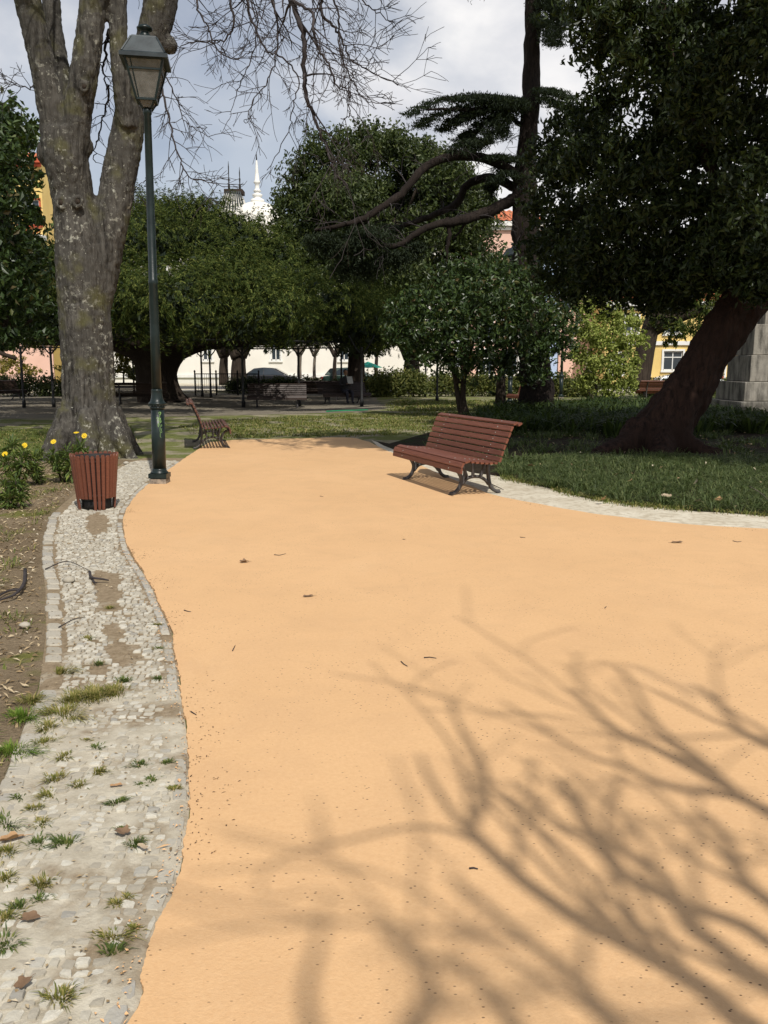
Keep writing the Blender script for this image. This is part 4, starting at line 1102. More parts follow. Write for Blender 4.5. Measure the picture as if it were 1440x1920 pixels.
# the high crown above the frame, reaching out towards the path
edge = [(1.2, 12.4), (2.4, 11.2), (4.0, 10.2), (5.3, 9.4), (6.4, 7.6), (9.0, 6.2), (13, 6.0), (15, 9), (15, 15), (9, 18), (5, 18), (2.8, 14.0)]
for (x, y) in scatter([np.array(e) for e in edge], 110, rng):
    if math.hypot(x - 4.9, y - 13.9) < 2.4: continue
    z = rng.uniform(8.6, 10.6) + (1.6 if x > 6 else 0) * rng.random()
    if z - 1.2 < 1.6 + math.hypot(x * .3, y) * math.tan(R(23.0)) and x < 6.2:
        z = 1.6 + y * math.tan(R(24)) + 1.6
    cs.append((x - eb[0], y - EY, z)); rad.append(rng.uniform(.95, 1.35))
for x, y, z in ((1.6, 11.4, 8.6), (2.6, 10.6, 8.8), (2.2, 12.2, 9.4), (3.4, 9.6, 8.8), (3.6, 11.4, 9.4), (4.8, 10.0, 8.8), (5.8, 9.4, 8.9), (6.8, 8.8, 9), (4.8, 10.4, 9.4), (6.0, 9.4, 9.6)):
    cs.append((x - eb[0], y - EY, z)); rad.append(1.15)
P, N = clump_points(cs[:nv], rad[:nv], [int(1900 * r * r) for r in rad[:nv]], 2.2, rng, .85, 8, .13)
P2, N2 = clump_points(cs[nv:], [r * 1.1 for r in rad[nv:]], [int(420 * r * r) for r in rad[nv:]], 2.0, rng, .7)
P, N = np.concatenate([P, P2]), np.concatenate([N, N2])
sz = np.concatenate([np.ones(len(P) - len(P2)), np.full(len(P2), 2.1)])
V, F = leaves(P, N, .15 * sz, .064 * sz, .5, .8, rng=rng)
fast_mesh('crown', V, F, M['leaf_dark'], ever)

# ---- dark broadleaf at the left border
LY = 22.0
lbp = wp(-10, 720, LY)
lt = tag(empty('bushy_evergreen', (lbp[0], LY, 0)), 'dark bushy evergreen beyond the lichen covered forked tree', 'tree')
def lw(px, py, dy=0.0):
    q = wp(px, py, LY + dy); return np.array([q[0] - lbp[0], q[1] - LY, q[2]])
rng = np.random.default_rng(17)
cs, rad = [], []
for a, b2, r in ((10, 225, 44), (48, 245, 34), (-30, 250, 50), (20, 290, 50), (55, 330, 30), (-20, 340, 54), (30, 380, 44), (62, 410, 26), (0, 430, 52), (45, 460, 40), (70, 500, 30), (10, 510, 52), (-40, 480, 54), (50, 550, 42), (0, 580, 50), (-90, 420, 60), (-100, 540, 60), (-150, 480, 60), (-100, 330, 60), (-170, 590, 50), (80, 580, 24), (40, 610, 32), (-40, 600, 46), (85, 625, 20), (10, 640, 26)):
    for dy in (-.5, .9, 2.4):
        cs.append(lw(a, b2, dy + rng.uniform(-.4, .4))); rad.append(pxm(b2, LY, r))
for a, b2, r in ((130, 500, 50), (160, 560, 50), (140, 430, 50), (190, 500, 36), (185, 580, 34), (120, 600, 40)):  # clumps unseen behind the forked trunk, added to shade the ground
    cs.append(lw(a, b2, 2.0)); rad.append(pxm(b2, LY, r))
crown(lt, 'crown', cs, rad, 640, .20, .10, M['leaf_cam'], 2.2, .35, .8, .9, rng=rng)
mb = MB(); mb.tube(cr([lw(-20, 745), lw(-18, 690), lw(-15, 640), lw(-5, 560), lw(5, 400)], 4), [.22 - .01 * i for i in range(17)], 10)
for e in ((60, 600), (30, 500), (-40, 500)):
    mb.tube(cr([lw(-16, 650), lw((e[0] - 16) / 2, 620), lw(*e)], 3), [.10 - .01 * i for i in range(7)], 6)
mb.tube(cr([lw(-60, 600, -1), lw(-10, 655, -1), lw(30, 672, -1)], 4), .05, 6)
mb.build('trunk', M['dark_bark'], lt)

# ------------------------------------------------------------------ smaller trees and shrubs
def shrub(name, label, cat, px, py, Y, clumps, dens, L, Wd, mat, stems=None, stem_r=.03, seed=1, group=None, flat=.9, bark='dark_bark', k=2.2, droop=.1):
    b0 = wp(px, py, Y)
    o = tag(empty(name, (b0[0], Y, 0)), label, cat, group)
    rng = np.random.default_rng(seed)
    cs = []; rad = []
    for a, b2, r, dy in clumps:
        q = wp(a, b2, Y + dy); cs.append((q[0] - b0[0], dy, q[2])); rad.append(pxm(b2, Y, r))
    crown(o, 'crown', cs, rad, dens, L, Wd, mat, k, droop, .8, flat, rng=rng)
    mb = MB()
    for pts in (stems or []):
        P = []
        for a, b2, dy in pts:
            q = wp(a, b2, Y + dy); P.append((q[0] - b0[0], dy, max(q[2], -.05)))
        mb = MB(); mb.tube(cr(P, 4), [stem_r * 1.3, stem_r, stem_r * .5], 7); mb.build('stem' if len(stems) > 1 else 'trunk', M[bark], o)
    return o

shrub('light_green_shrub', 'bright light green upright shrub in sunlight beyond the dark bed', 'shrub', 1130, 748, 34,
      [(1100, 580, 26, 0), (1135, 590, 28, .3), (1160, 605, 26, 0), (1190, 600, 20, .2), (1090, 620, 26, -.2), (1125, 635, 32, -.4), (1165, 645, 30, -.2), (1200, 635, 18, 0), (1080, 665, 22, 0), (1115, 680, 30, -.4), (1155, 690, 28, -.3), (1190, 680, 20, 0), (1100, 712, 24, -.2), (1140, 722, 26, -.3), (1175, 718, 22, -.1), (1120, 560, 16, .2)],
      2300, .15, .075, M['leaf_lime'], [[(1120, 750, 0), (1115, 700, 0), (1100, 600, 0)], [(1130, 750, 0), (1140, 690, 0), (1150, 610, 0)], [(1138, 750, 0), (1165, 700, 0), (1190, 620, 0)], [(1112, 750, 0), (1095, 710, 0), (1085, 660, 0)]], .05, 31, None, 1.1, 'pale_bark', 1.7)
shrub('leaning_conifer', 'conifer with a slanting trunk and drooping sprays before the yellow house', 'tree', 1198, 718, 41,
      [(1250, 560, 34, 0), (1290, 570, 36, .3), (1325, 585, 30, 0), (1240, 605, 26, -.3), (1275, 615, 28, -.3), (1310, 622, 24, 0), (1260, 640, 16, 0), (1240, 530, 40, .5), (1300, 530, 40, .5), (1350, 550, 34, .3)],
      800, .30, .07, M['needle_cyp'], [[(1196, 725, 0), (1205, 680, 0), (1216, 630, 0), (1235, 560, 0), (1260, 500, 0)], [(1222, 610, 0), (1270, 590, 0), (1320, 580, 0)]], .42, 32, None, .7, 'dark_bark', 2, .7)
# golden and green bushes near the far side of the square
gold = [('golden bush beside the iron posts, the wider of two', 165, 712, 48, [(140, 668, 20, 0), (165, 660, 22, .2), (190, 672, 18, 0), (150, 690, 22, 0), (180, 692, 20, 0), (125, 690, 16, 0)]),
        ('golden bush showing between the forked tree and the cypress trunk', 232, 712, 48, [(225, 668, 16, 0), (240, 680, 18, .2), (222, 695, 18, 0), (250, 697, 16, 0)]),
        ('small golden bush at the end of the planted border', 40, 712, 49, [(20, 680, 20, 0), (45, 690, 18, 0), (60, 698, 14, 0), (5, 695, 18, 0)])]
for i, (lb_, a, b2, Y, cl) in enumerate(gold):
    shrub('golden_bush', lb_, 'bush', a, b2, Y, cl, 900, .2, .09, M['leaf_gold'], [[(a, b2 + 6, 0), (a, b2 - 20, 0), (a + 5, b2 - 45, 0)]], .04, 40 + i, 'golden bushes along the far border')
# spiky plant under the far white wall
o = tag(empty('spiky_plant', (wp(258, 715, 46.5)[0], 46.5, 0)), 'spiky plant with radiating thin leaves beside the cypress trunk', 'plant')
mb = MB(); rs = random.Random(3)
for j in range(46):
    a = rs.uniform(0, 6.28); e = rs.uniform(.15, 1.45); L_ = rs.uniform(.9, 1.5)
    d = np.array([math.cos(a) * math.cos(e), math.sin(a) * math.cos(e), math.sin(e)])
    c0 = np.array([0, 0, .75]); mb.tube([c0, c0 + d * L_ * .5, c0 + d * L_ + np.array([0, 0, -.1])], [.02, .025, .004], 4, cap=False)
mb.build('leaves', M['leaf_hedge'], o)['kind'] = 'stuff'
mb = MB(); mb.lathe([(.14, -.05), (.11, .3), (.10, .8)], 8); mb.build('trunk', M['dark_bark'], o)

# clipped hedges closing the square
def hedge(name, label, x0, x1, y, h, d, n, mat, seed, group='low hedges closing the square'):
    o = tag(empty(name, ((x0 + x1) / 2, y, 0)), label, 'hedge', group)
    rng = np.random.default_rng(seed)
    m_ = int((x1 - x0) / (h * .55)) + 1
    cs = [(x0 + (x1 - x0) * (i + .5) / m_ - (x0 + x1) / 2 + rng.uniform(-.1, .1), rng.uniform(-.1, .1), h * .5 + rng.uniform(-.12, .12) * h) for i in range(m_)]
    rad = [(h * .5 * rng.uniform(.85, 1.2), d * .5, h * .52 * rng.uniform(.85, 1.2)) for _ in range(m_)]
    P, N = clump_points(cs, rad, [int(n / m_)] * m_, 3, rng)
    P[:, 2] = np.abs(P[:, 2])
    V, F = leaves(P, N, np.full(len(P), .15), np.full(len(P), .08), .1, .8, rng=rng)
    fast_mesh('foliage', V, F, mat, o)
    mb = MB()
    for i in range(m_):
        mb.tube([(cs[i][0], 0, -.05), (cs[i][0] + .05, 0, h * .4)], .03, 5)
    mb.build('stems', M['dark_bark'], o)['kind'] = 'stuff'
    return o
hx = lambda px, Y: wp(px, 700, Y)[0]
hedge('low_hedge', 'sunlit yellow green hedge behind the seated reader', hx(688, 44), hx(800, 44), 44, 1.35, 1.0, 6500, M['leaf_hedge'], 51)
hedge('low_hedge', 'sunlit hedge seen between the thin stems behind the bench', hx(806, 45), hx(985, 45), 45, 1.15, 1.0, 8000, M['leaf_hedge'], 52)
hedge('low_hedge', 'dark shaded hedge in front of the parked saloon car', hx(430, 49.5), hx(640, 49.5), 49.5, .9, 1.0, 8500, M['leaf_mag'], 53)
hedge('low_hedge', 'dark hedge beneath the golden bushes', hx(-120, 45), hx(205, 45), 45, 1.05, 1.0, 9000, M['leaf_mag'], 54)
hedge('low_hedge', 'sunlit hedge between the cedar trunk and the bright shrub', hx(1030, 44), hx(1120, 44), 44, 1.1, .9, 5000, M['leaf_hedge'], 55)
hedge('low_hedge', 'low hedge behind the far red brown bench', hx(1190, 44), hx(1420, 44), 44, .95, .9, 9000, M['leaf_hedge'], 56)

# street trees beyond the hedge
sts = [('young street tree with a pale trunk by the saloon car', 562, 60, 655, 'pale_bark', .14), ('small street tree between the two parked cars', 590, 61, 660, 'pale_bark', .10),
       ('street tree just past the cypress trunk with a thicker stem', 420, 55, 655, 'dark_bark', .26), ('dark thick trunked street tree left of the saloon car', 448, 54, 660, 'dark_bark', .42),
       ('wide dark trunk standing before the white facade beyond the hedge', 772, 52, 640, 'dark_bark', .46), ('slim street tree near the balcony window', 706, 59, 650, 'dark_bark', .12),
       ('slim shaded street tree behind the seated reader', 628, 58, 650, 'dark_bark', .12)]
for i, (lb_, a, Y, top, bk, r_) in enumerate(sts):
    cl = [(a + dx_, 626 + dz_, rr_, dy_) for dx_, dz_, rr_, dy_ in ((-16, 4, 16, 0), (14, 0, 18, .4), (0, -22, 22, 0), (-22, -24, 18, .3), (22, -26, 18, -.3), (28, 6, 10, 0), (-28, 8, 9, 0))]
    shrub('street_tree', lb_, 'tree', a, 715, Y, cl, 320, .24, .11, M['leaf_mag'], [[(a, 722, 0), (a - 1, 690, 0), (a + 1, 660, 0), (a + 3, 620, 0)], [(a, 668, 0), (a - 12, 645, 0), (a - 20, 625, 0)], [(a, 664, 0), (a + 12, 645, 0), (a + 22, 622, 0)]], r_, 60 + i, 'street trees beyond the hedge', 1, bk)
# a slim trunk in front of the cedar
shrub('slim_tree', 'slim dark stem rising between the camellia and the cedar trunk', 'tree', 938, 762, 31, [(935, 690, 18, 0), (945, 670, 20, 0), (925, 705, 9, 0), (926, 738, 7, 0)], 700, .14, .07, M['leaf_cam'], [[(938, 765, 0), (939, 720, 0), (941, 670, 0)]], .17, 71)

# ------------------------------------------------------------------ grass and ground plants
def blades(P, H, Wd, lean, rng, seg3=True, zb=0.0):
    n = len(P)
    a = rng.random(n) * 2 * math.pi
    d = np.stack([np.cos(a), np.sin(a), np.zeros(n)], 1)
    if np.ndim(lean) == 2:
        d = nrm(lean + d * .35); ln = np.linalg.norm(lean, axis=1)
    else: ln = np.full(n, lean)
    H = np.asarray(H) * (0.6 + .8 * rng.random(n)); ln = ln * (0.5 + rng.random(n))
    s = np.stack([-d[:, 1], d[:, 0], np.zeros(n)], 1) * (np.asarray(Wd) * .5 * (0.7 + .6 * rng.random(n)))[:, None]
    b0 = np.concatenate([P, np.full((n, 1), zb)], 1) if P.shape[1] == 2 else P
    mid = b0 + d * (ln * H * .45)[:, None]; mid[:, 2] += H * .62
    tip = b0 + d * (ln * H * 1.25)[:, None]; tip[:, 2] += H * np.clip(1 - .35 * ln, .15, 1)
    V = np.stack([b0 - s, b0 + s, mid + s * .9, mid - s * .9, tip], 1).reshape(-1, 3)
    i = np.arange(n) * 5
    F = np.concatenate([np.stack([i, i + 1, i + 2], 1), np.stack([i, i + 2, i + 3], 1), np.stack([i + 3, i + 2, i + 4], 1)])
    return V, F
def clumpy(poly, n, per, r, rng):
    c = scatter(poly, max(1, n // per), rng)
    off = rng.normal(size=(len(c), per, 2)) * r
    P = (c[:, None, :] + off).reshape(-1, 2)
    ln = nrm(off.reshape(-1, 2)) * np.minimum(1.2, np.linalg.norm(off.reshape(-1, 2), axis=1, keepdims=True) / r * .7 + .25)
    return P, np.concatenate([ln, np.zeros((len(P), 1))], 1)
rng = np.random.default_rng(77)
# mondo grass by the edging
near_l = [np.array([p[0], p[1] + .06]) for p in cr(G2(OE[4:]), 4)] + G2([(1800, 880), (1440, 862), (1200, 858), (1000, 862), (925, 872)])
P, ln = clumpy(near_l, 26000, 26, .07, rng)
keep = inside(near_l, P[:, 0], P[:, 1]); P, ln = P[keep], ln[keep]
V, F = blades(P, np.full(len(P), .14), np.full(len(P), .010), ln * 1.3, rng)
back_l = G2([(770, 850), (830, 866), (925, 880), (1000, 864), (1200, 858), (1440, 862), (1440, 800), (1000, 800), (880, 815), (800, 830)])
P2, ln2 = clumpy(back_l, 4000, 20, .10, rng)
V2, F2 = blades(P2, np.full(len(P2), .15), np.full(len(P2), .016), ln2, rng)
tag(fast_mesh('lawn_grass', np.concatenate([V, V2]), np.concatenate([F, F2 + len(V)]), M['grass_dark']), 'tufted dark green grass covering the bed beside the bench', 'grass', kind='stuff')
# ragged light fringe along the edging
fr_ = [np.array([p[0] + rng.normal(0, .05), p[1] + abs(rng.normal(0, .06)) - .03]) for p in cr(G2(OE[4:]), 60)]
fr_ = [p for p in fr_ if mnoise.noise(Vector((p[0] * 4, p[1] * 4, 1))) > -.1]
P = np.repeat(np.array(fr_), 7, 0) + rng.normal(size=(len(fr_) * 7, 2)) * np.array([.05, .07])
V, F = blades(P, np.full(len(P), .055), np.full(len(P), .009), .8, rng)
tag(fast_mesh('fringe_grass', V, F, M['grass_dry']), 'short yellowish grass fringe along the pale edging', 'grass', kind='stuff')
# strap leaved bed
bed = G2([(888, 800), (905, 784), (960, 770), (1060, 764), (1200, 762), (1440, 764), (1900, 775), (1900, 812), (1440, 812), (1330, 818), (1140, 820), (1000, 815), (930, 818)])
P, ln = clumpy(bed, 15000, 22, .13, rng)
V, F = blades(P, np.full(len(P), .48), np.full(len(P), .045), ln, rng)
tag(fast_mesh('strap_leaf_plants', V, F, M['strap']), 'dense bed of dark arching strap leaves under the evergreen', 'plants', kind='stuff')
# sparse grass on the square and the turf
sq = G2([(400, 822), (700, 818), (800, 812), (880, 790), (860, 772), (640, 778), (440, 786), (330, 800)])
P, ln = clumpy(sq, 15000, 14, .10, rng)
V, F = blades(P, np.full(len(P), .055), np.full(len(P), .018), ln, rng)
sq2 = G2([(740, 772), (1060, 770), (1100, 752), (740, 752)])
P2, ln2 = clumpy(sq2, 9000, 14, .2, rng)
V2, F2 = blades(P2, np.full(len(P2), .10), np.full(len(P2), .03), ln2, rng)
P3, ln3 = clumpy([np.array(p) for p in turf_poly], 14000, 14, .09, rng)
V3, F3 = blades(P3, np.full(len(P3), .06), np.full(len(P3), .014), ln3, rng)
tag(fast_mesh('square_grass', np.concatenate([V, V2, V3]), np.concatenate([F, F2 + len(V), F3 + len(V) + len(V2)]), M['grass_dry']), 'patchy thin grass on the ground beyond the path', 'grass', kind='stuff')
# soil bed: weeds and dry litter
bed_l = [np.array([xl(Y) - .03, Y]) for Y in np.linspace(1.0, 12, 30)] + [np.array([-4.6, 13.5]), np.array([-6.5, 14.0]), np.array([-6.2, 9]), np.array([-3.6, 4.0]), np.array([-2.9, 1.0])]
P, ln = clumpy(bed_l, 9000, 18, .05, rng)
keep = np.array([mnoise.noise(Vector((p[0] * 1.3, p[1] * 1.3, 4))) > -.08 for p in P]); P, ln = P[keep], ln[keep]
V, F = blades(P, np.full(len(P), .045), np.full(len(P), .008), ln, rng)
tag(fast_mesh('bed_weeds', V, F, M['grass_dry']), 'thin weeds and grass over the brown planting bed', 'weeds', kind='stuff')
P = scatter(bed_l, 7000, rng)
P = np.concatenate([P, np.abs(rng.normal(0, .008, (len(P), 1))) + .008], 1)
V, F = leaves(P, np.tile([0, 0, 1.0], (len(P), 1)), np.full(len(P), .045), np.full(len(P), .016), 0, .25, .15, rng)
tag(fast_mesh('leaf_litter', V, F, M['litter']), 'dry straw and leaf fragments scattered over the planting bed', 'litter', kind='stuff')
P = []
for i in range(700):
    Y = rng.uniform(1.2, 8.5); P.append((xl(Y) + (xr(Y) - xl(Y)) * rng.random(), Y, .024))
P = np.array(P)
V, F = leaves(P, np.tile([0, 0, 1.0], (len(P), 1)), np.full(len(P), .016), np.full(len(P), .009), 0, .3, .15, rng)
tag(fast_mesh('strip_litter', V, F, M['litter']), 'tiny dry fragments strewn over the cobbled strip', 'litter', kind='stuff')
# grass tufts in the cobbles
tufts = [(104, 1468, .055, 1), (127, 1590, .055, 0), (79, 1665, .055, 1), (254, 1587, .05, 0), (112, 1882, .055, 1), (180, 1410, .045, 0), (183, 1455, .05, 1), (266, 1440, .045, 0), (308, 1438, .035, 0), (220, 1512, .04, 0), (67, 1524, .045, 1), (80, 1550, .04, 1), (71, 1590, .045, 0), (8, 1553, .06, 0), (12, 1607, .06, 1), (8, 1657, .05, 1), (37, 1710, .045, 0), (8, 1732, .05, 1), (8, 1780, .055, 0), (212, 1768, .045, 1), (212, 1795, .04, 0), (219, 1703, .03, 1), (250, 1750, .03, 1), (95, 1500, .05, 1), (80, 1400, .06, 1), (120, 1426, .05, 1), (37, 1503, .035, 0), (327, 1487, .03, 1), (287, 1472, .035, 0), (75, 1695, .035, 0), (240, 1690, .02, 1), (302, 1278, .04, 0), (298, 1222, .04, 0), (185, 1250, .05, 0), (235, 1282, .06, 0), (165, 1203, .05, 1), (300, 1176, .035, 1), (205, 1145, .045, 1), (270, 1480, .03, 0), (150, 1478, .04, 1), (230, 1560, .025, 0), (160, 1395, .03, 1),
         (180, 1312, .13, 2), (140, 1318, .10, 2), (215, 1305, .10, 2), (120, 1345, .09, 2), (40, 1350, .10, 3), (25, 1415, .10, 3), (90, 1372, .08, 1), (60, 1320, .07, 2), (110, 1268, .05, 2)]
M['tuft_g'] = leaf_mat('green_tuft', [(0, (0.05, 0.085, 0.02)), (0.7, (0.12, 0.165, 0.04)), (1, (0.26, 0.25, 0.08))], .6, .25, .3)
M['tuft_y'] = leaf_mat('dry_tuft', [(0, (0.10, 0.12, 0.02)), (0.5, (0.22, 0.21, 0.05)), (1, (0.46, 0.36, 0.15))], .6, .25, .3)
M['tuft_b'] = leaf_mat('vivid_tuft', [(0, (0.07, 0.14, 0.015)), (0.7, (0.16, 0.26, 0.03)), (1, (0.28, 0.30, 0.08))], .6, .25, .35)
TL = {0: 'green grass tuft in the cobbles', 1: 'yellowish grass tuft in the cobbles', 2: 'dry grass patch on the cobbles', 3: 'vivid green clump by the cobbles'}
ORD = ['nearest', 'second', 'third', 'fourth', 'fifth', 'sixth', 'seventh', 'eighth', 'ninth', 'tenth', 'eleventh', 'twelfth', 'thirteenth', 'fourteenth', 'fifteenth', 'sixteenth', 'seventeenth', 'eighteenth', 'nineteenth', 'twentieth', 'twenty-first', 'twenty-second', 'twenty-third', 'twenty-fourth', 'twenty-fifth']
seen_k = {}
for (a, b2, r_, kd) in sorted(tufts, key=lambda q: -q[1]):
    r_ *= .78 if kd < 2 else .9
    seen_k[kd] = seen_k.get(kd, -1) + 1
    g = gp(a, b2); n = int(60 + r_ * 2200) if kd < 2 else int(r_ * 4200)
    sub_c = rng.normal(size=(5, 2)) * r_ * .30 * np.array([1.2, .8]); off = sub_c[rng.integers(0, 5, n)] + rng.normal(size=(n, 2)) * r_ * rng.uniform(.12, .38, (n, 1))
    ln = np.concatenate([off / r_ * 1.4, np.zeros((n, 1))], 1)
    V, F = blades(off, np.full(n, r_ * .42 if kd < 2 else .03), np.full(n, .0035), ln, rng)
    o = fast_mesh('grass_tuft', V, F, M[{0: 'tuft_g', 1: 'tuft_y', 2: 'tuft_y', 3: 'tuft_b'}[kd]])
    o.location = (g[0], g[1], .014)
    tag(o, TL[kd] + ', ' + ORD[seen_k[kd]] + ' of its kind counting away from the camera', 'grass tuft', {0: 'green tufts in the cobbles', 1: 'yellowish tufts in the cobbles', 2: 'dry grass patches on the cobbles', 3: 'vivid grass clumps at the cobbles edge'}[kd])

# debris gathered along the path edges, dry leaves on the lawn
P = []
for i in range(1000):
    Y = rng.uniform(1.6, 9.5); P.append((xr(Y) + abs(rng.normal(0, .10)) - .02, Y, .0225))
for p in cr(G2(RE[4:]), 90):
    if rng.random() < .6: P.append((p[0] + rng.normal(0, .1), p[1] - abs(rng.normal(0, .10)), .0225))
P = np.array(P)
keep = np.array([mnoise.noise(Vector((p[0] * 2.2, p[1] * 1.1, 8))) > .06 for p in P]); P = P[keep]
V, F = leaves(P, np.tile([0, 0, 1.0], (len(P), 1)), rng.lognormal(-4.6, .45, len(P)), rng.lognormal(-5.5, .4, len(P)), 0, .25, .15, rng)
M['crumb'] = leaf_mat('dark_crumbs', [(0, (.05, .03, .02)), (.7, (.16, .09, .05)), (1, (.3, .2, .11))], .9, .1, 0)
oc = []
for i in range(420):
    Y = rng.uniform(1.6, 7.5); oc.append((xr(Y) - abs(rng.normal(0, .045)), Y, .024))
oc = np.array(oc); V2, F2 = leaves(oc, np.tile([0, 0, 1.0], (len(oc), 1)), rng.lognormal(-4.7, .5, len(oc)), rng.lognormal(-5.0, .4, len(oc)), 0, .3, .3, rng)
tag(fast_mesh('path_grit', V2, F2, M['path']), 'orange grit from the path spilled over the edge setts', 'grit', kind='stuff')
tag(fast_mesh('path_debris', V, F, M['crumb']), 'dark crumbs of leaf and bark along the path edges', 'debris', kind='stuff')
P = np.concatenate([scatter(near_l, 60, rng), scatter(back_l, 160, rng)])
P = np.concatenate([P, rng.uniform(.03, .12, (len(P), 1))], 1)
V, F = leaves(P, np.tile([0, -.3, 1.0], (len(P), 1)), np.full(len(P), .06), np.full(len(P), .03), 0, .5, .25, rng)
tag(fast_mesh('lawn_litter', V, F, M['litter']), 'scattered small dry leaves lying in the shaded grass', 'litter', kind='stuff')

# daisy bushes
def daisy_bush(label, px, py, rosettes, flowers, seed, h0=.5):
    g = gp(px, py); Y = g[1]
    o = tag(empty('daisy_bush', (g[0], Y, 0)), label, 'plant', 'daisy bushes in the planting bed')
    rng = np.random.default_rng(seed); mb = MB()
    Vs = []; Fs = []; off = 0
    for a, b2, r_, dy in rosettes:
        q = wp(a, b2, Y + dy) - np.array([g[0], Y, 0])
        rr = pxm(b2, Y, r_)
        mb = MB(); mb.tube(cr([(q[0] * .15, q[1] * .3, 0), (q[0] * .55, q[1] * .7, q[2] * .5), q], 4), [.012, .006], 5); mb.build('stem', M['dark_bark'], o)
        n = 62
        d = nrm(rng.normal(size=(n, 3)) + np.array([0, 0, .35]))
        L_ = rr * rng.uniform(.7, 1.15, n)
        s = nrm(np.cross(d, np.tile([0, 0, 1.0], (n, 1)) + .01)) * (L_ * .11)[:, None]
        st = q + d * (L_ * .12)[:, None] - np.array([0, 0, 1]) * (rng.random(n) * rr * .9)[:, None]
        md = st + d * (L_ * .6)[:, None]; tp = st + d * L_[:, None] - np.array([0, 0, 1]) * (L_ * .15)[:, None]
        Vs.append(np.stack([st, md + s, tp, md - s], 1).reshape(-1, 3))
        i = np.arange(n) * 4 + off; off += n * 4
        Fs.append(np.concatenate([np.stack([i, i + 1, i + 2], 1), np.stack([i, i + 2, i + 3], 1)]))
    fast_mesh('leaves', np.concatenate(Vs), np.concatenate(Fs), M['daisy_leaf'], o)
    for a, b2, tilt in flowers:
        q = wp(a, b2, Y) - np.array([g[0], Y, 0])
        fb = MB()
        for j in range(11):
            an = 2 * math.pi * j / 11
            d = np.array([math.cos(an), math.sin(an) * math.cos(tilt), math.sin(an) * math.sin(tilt)]); s = np.array([-math.sin(an), math.cos(an) * math.cos(tilt), math.cos(an) * math.sin(tilt)])
            c = np.zeros(3)
            fb.add([c + d * .008, c + d * .028 + s * .008, c + d * .044, c + d * .028 - s * .008], [(0, 1, 2, 3)])
        nrm_ = np.array([0, -math.sin(tilt), math.cos(tilt)])
        fb.tube([nrm_ * -.006, nrm_ * .008], [.013, .010], 8)
        f_ = fb.build('flower', M['yellow'], o); f_.location = tuple(q)
        sb = MB(); sb.tube([q - np.array([0, 0, .004]), q - np.array([.01, 0, .16])], .004, 4); sb.build('flower_stalk', M['daisy_leaf'], o)
    return o
daisy_bush('daisy bush with several yellow flowers between the bin and the forked tree', 118, 905, [(98, 850, 20, 0), (105, 862, 20, -.1), (125, 842, 22, .1), (150, 835, 22, .1), (140, 852, 24, 0), (132, 868, 20, -.1), (162, 850, 18, .1), (112, 880, 16, -.1), (125, 885, 14, 0)], [(100, 828, .9), (143, 811, .25), (158, 817, 1.2)], 1)
daisy_bush('daisy bush with two yellow flowers at the border of the bed', 32, 912, [(22, 830, 22, .2), (45, 846, 22, 0), (62, 855, 20, .1), (40, 866, 22, -.1), (15, 868, 22, 0), (30, 885, 20, -.1), (64, 872, 18, 0), (5, 850, 22, .2), (75, 845, 16, .4)], [(46, 835, 1.1), (9, 851, .9)], 2)
daisy_bush('small purplish daisy seedling standing alone on bare soil', 70, 908, [(70, 884, 17, 0), (72, 892, 15, 0), (66, 878, 13, 0)], [], 3)
daisy_bush('low flowerless daisy bush near the thick fallen stick', 20, 952, [(8, 905, 22, 0), (30, 902, 22, 0), (40, 915, 20, 0), (16, 925, 22, -.1), (35, 930, 18, -.1), (0, 935, 20, 0), (22, 942, 16, -.1)], [], 4)

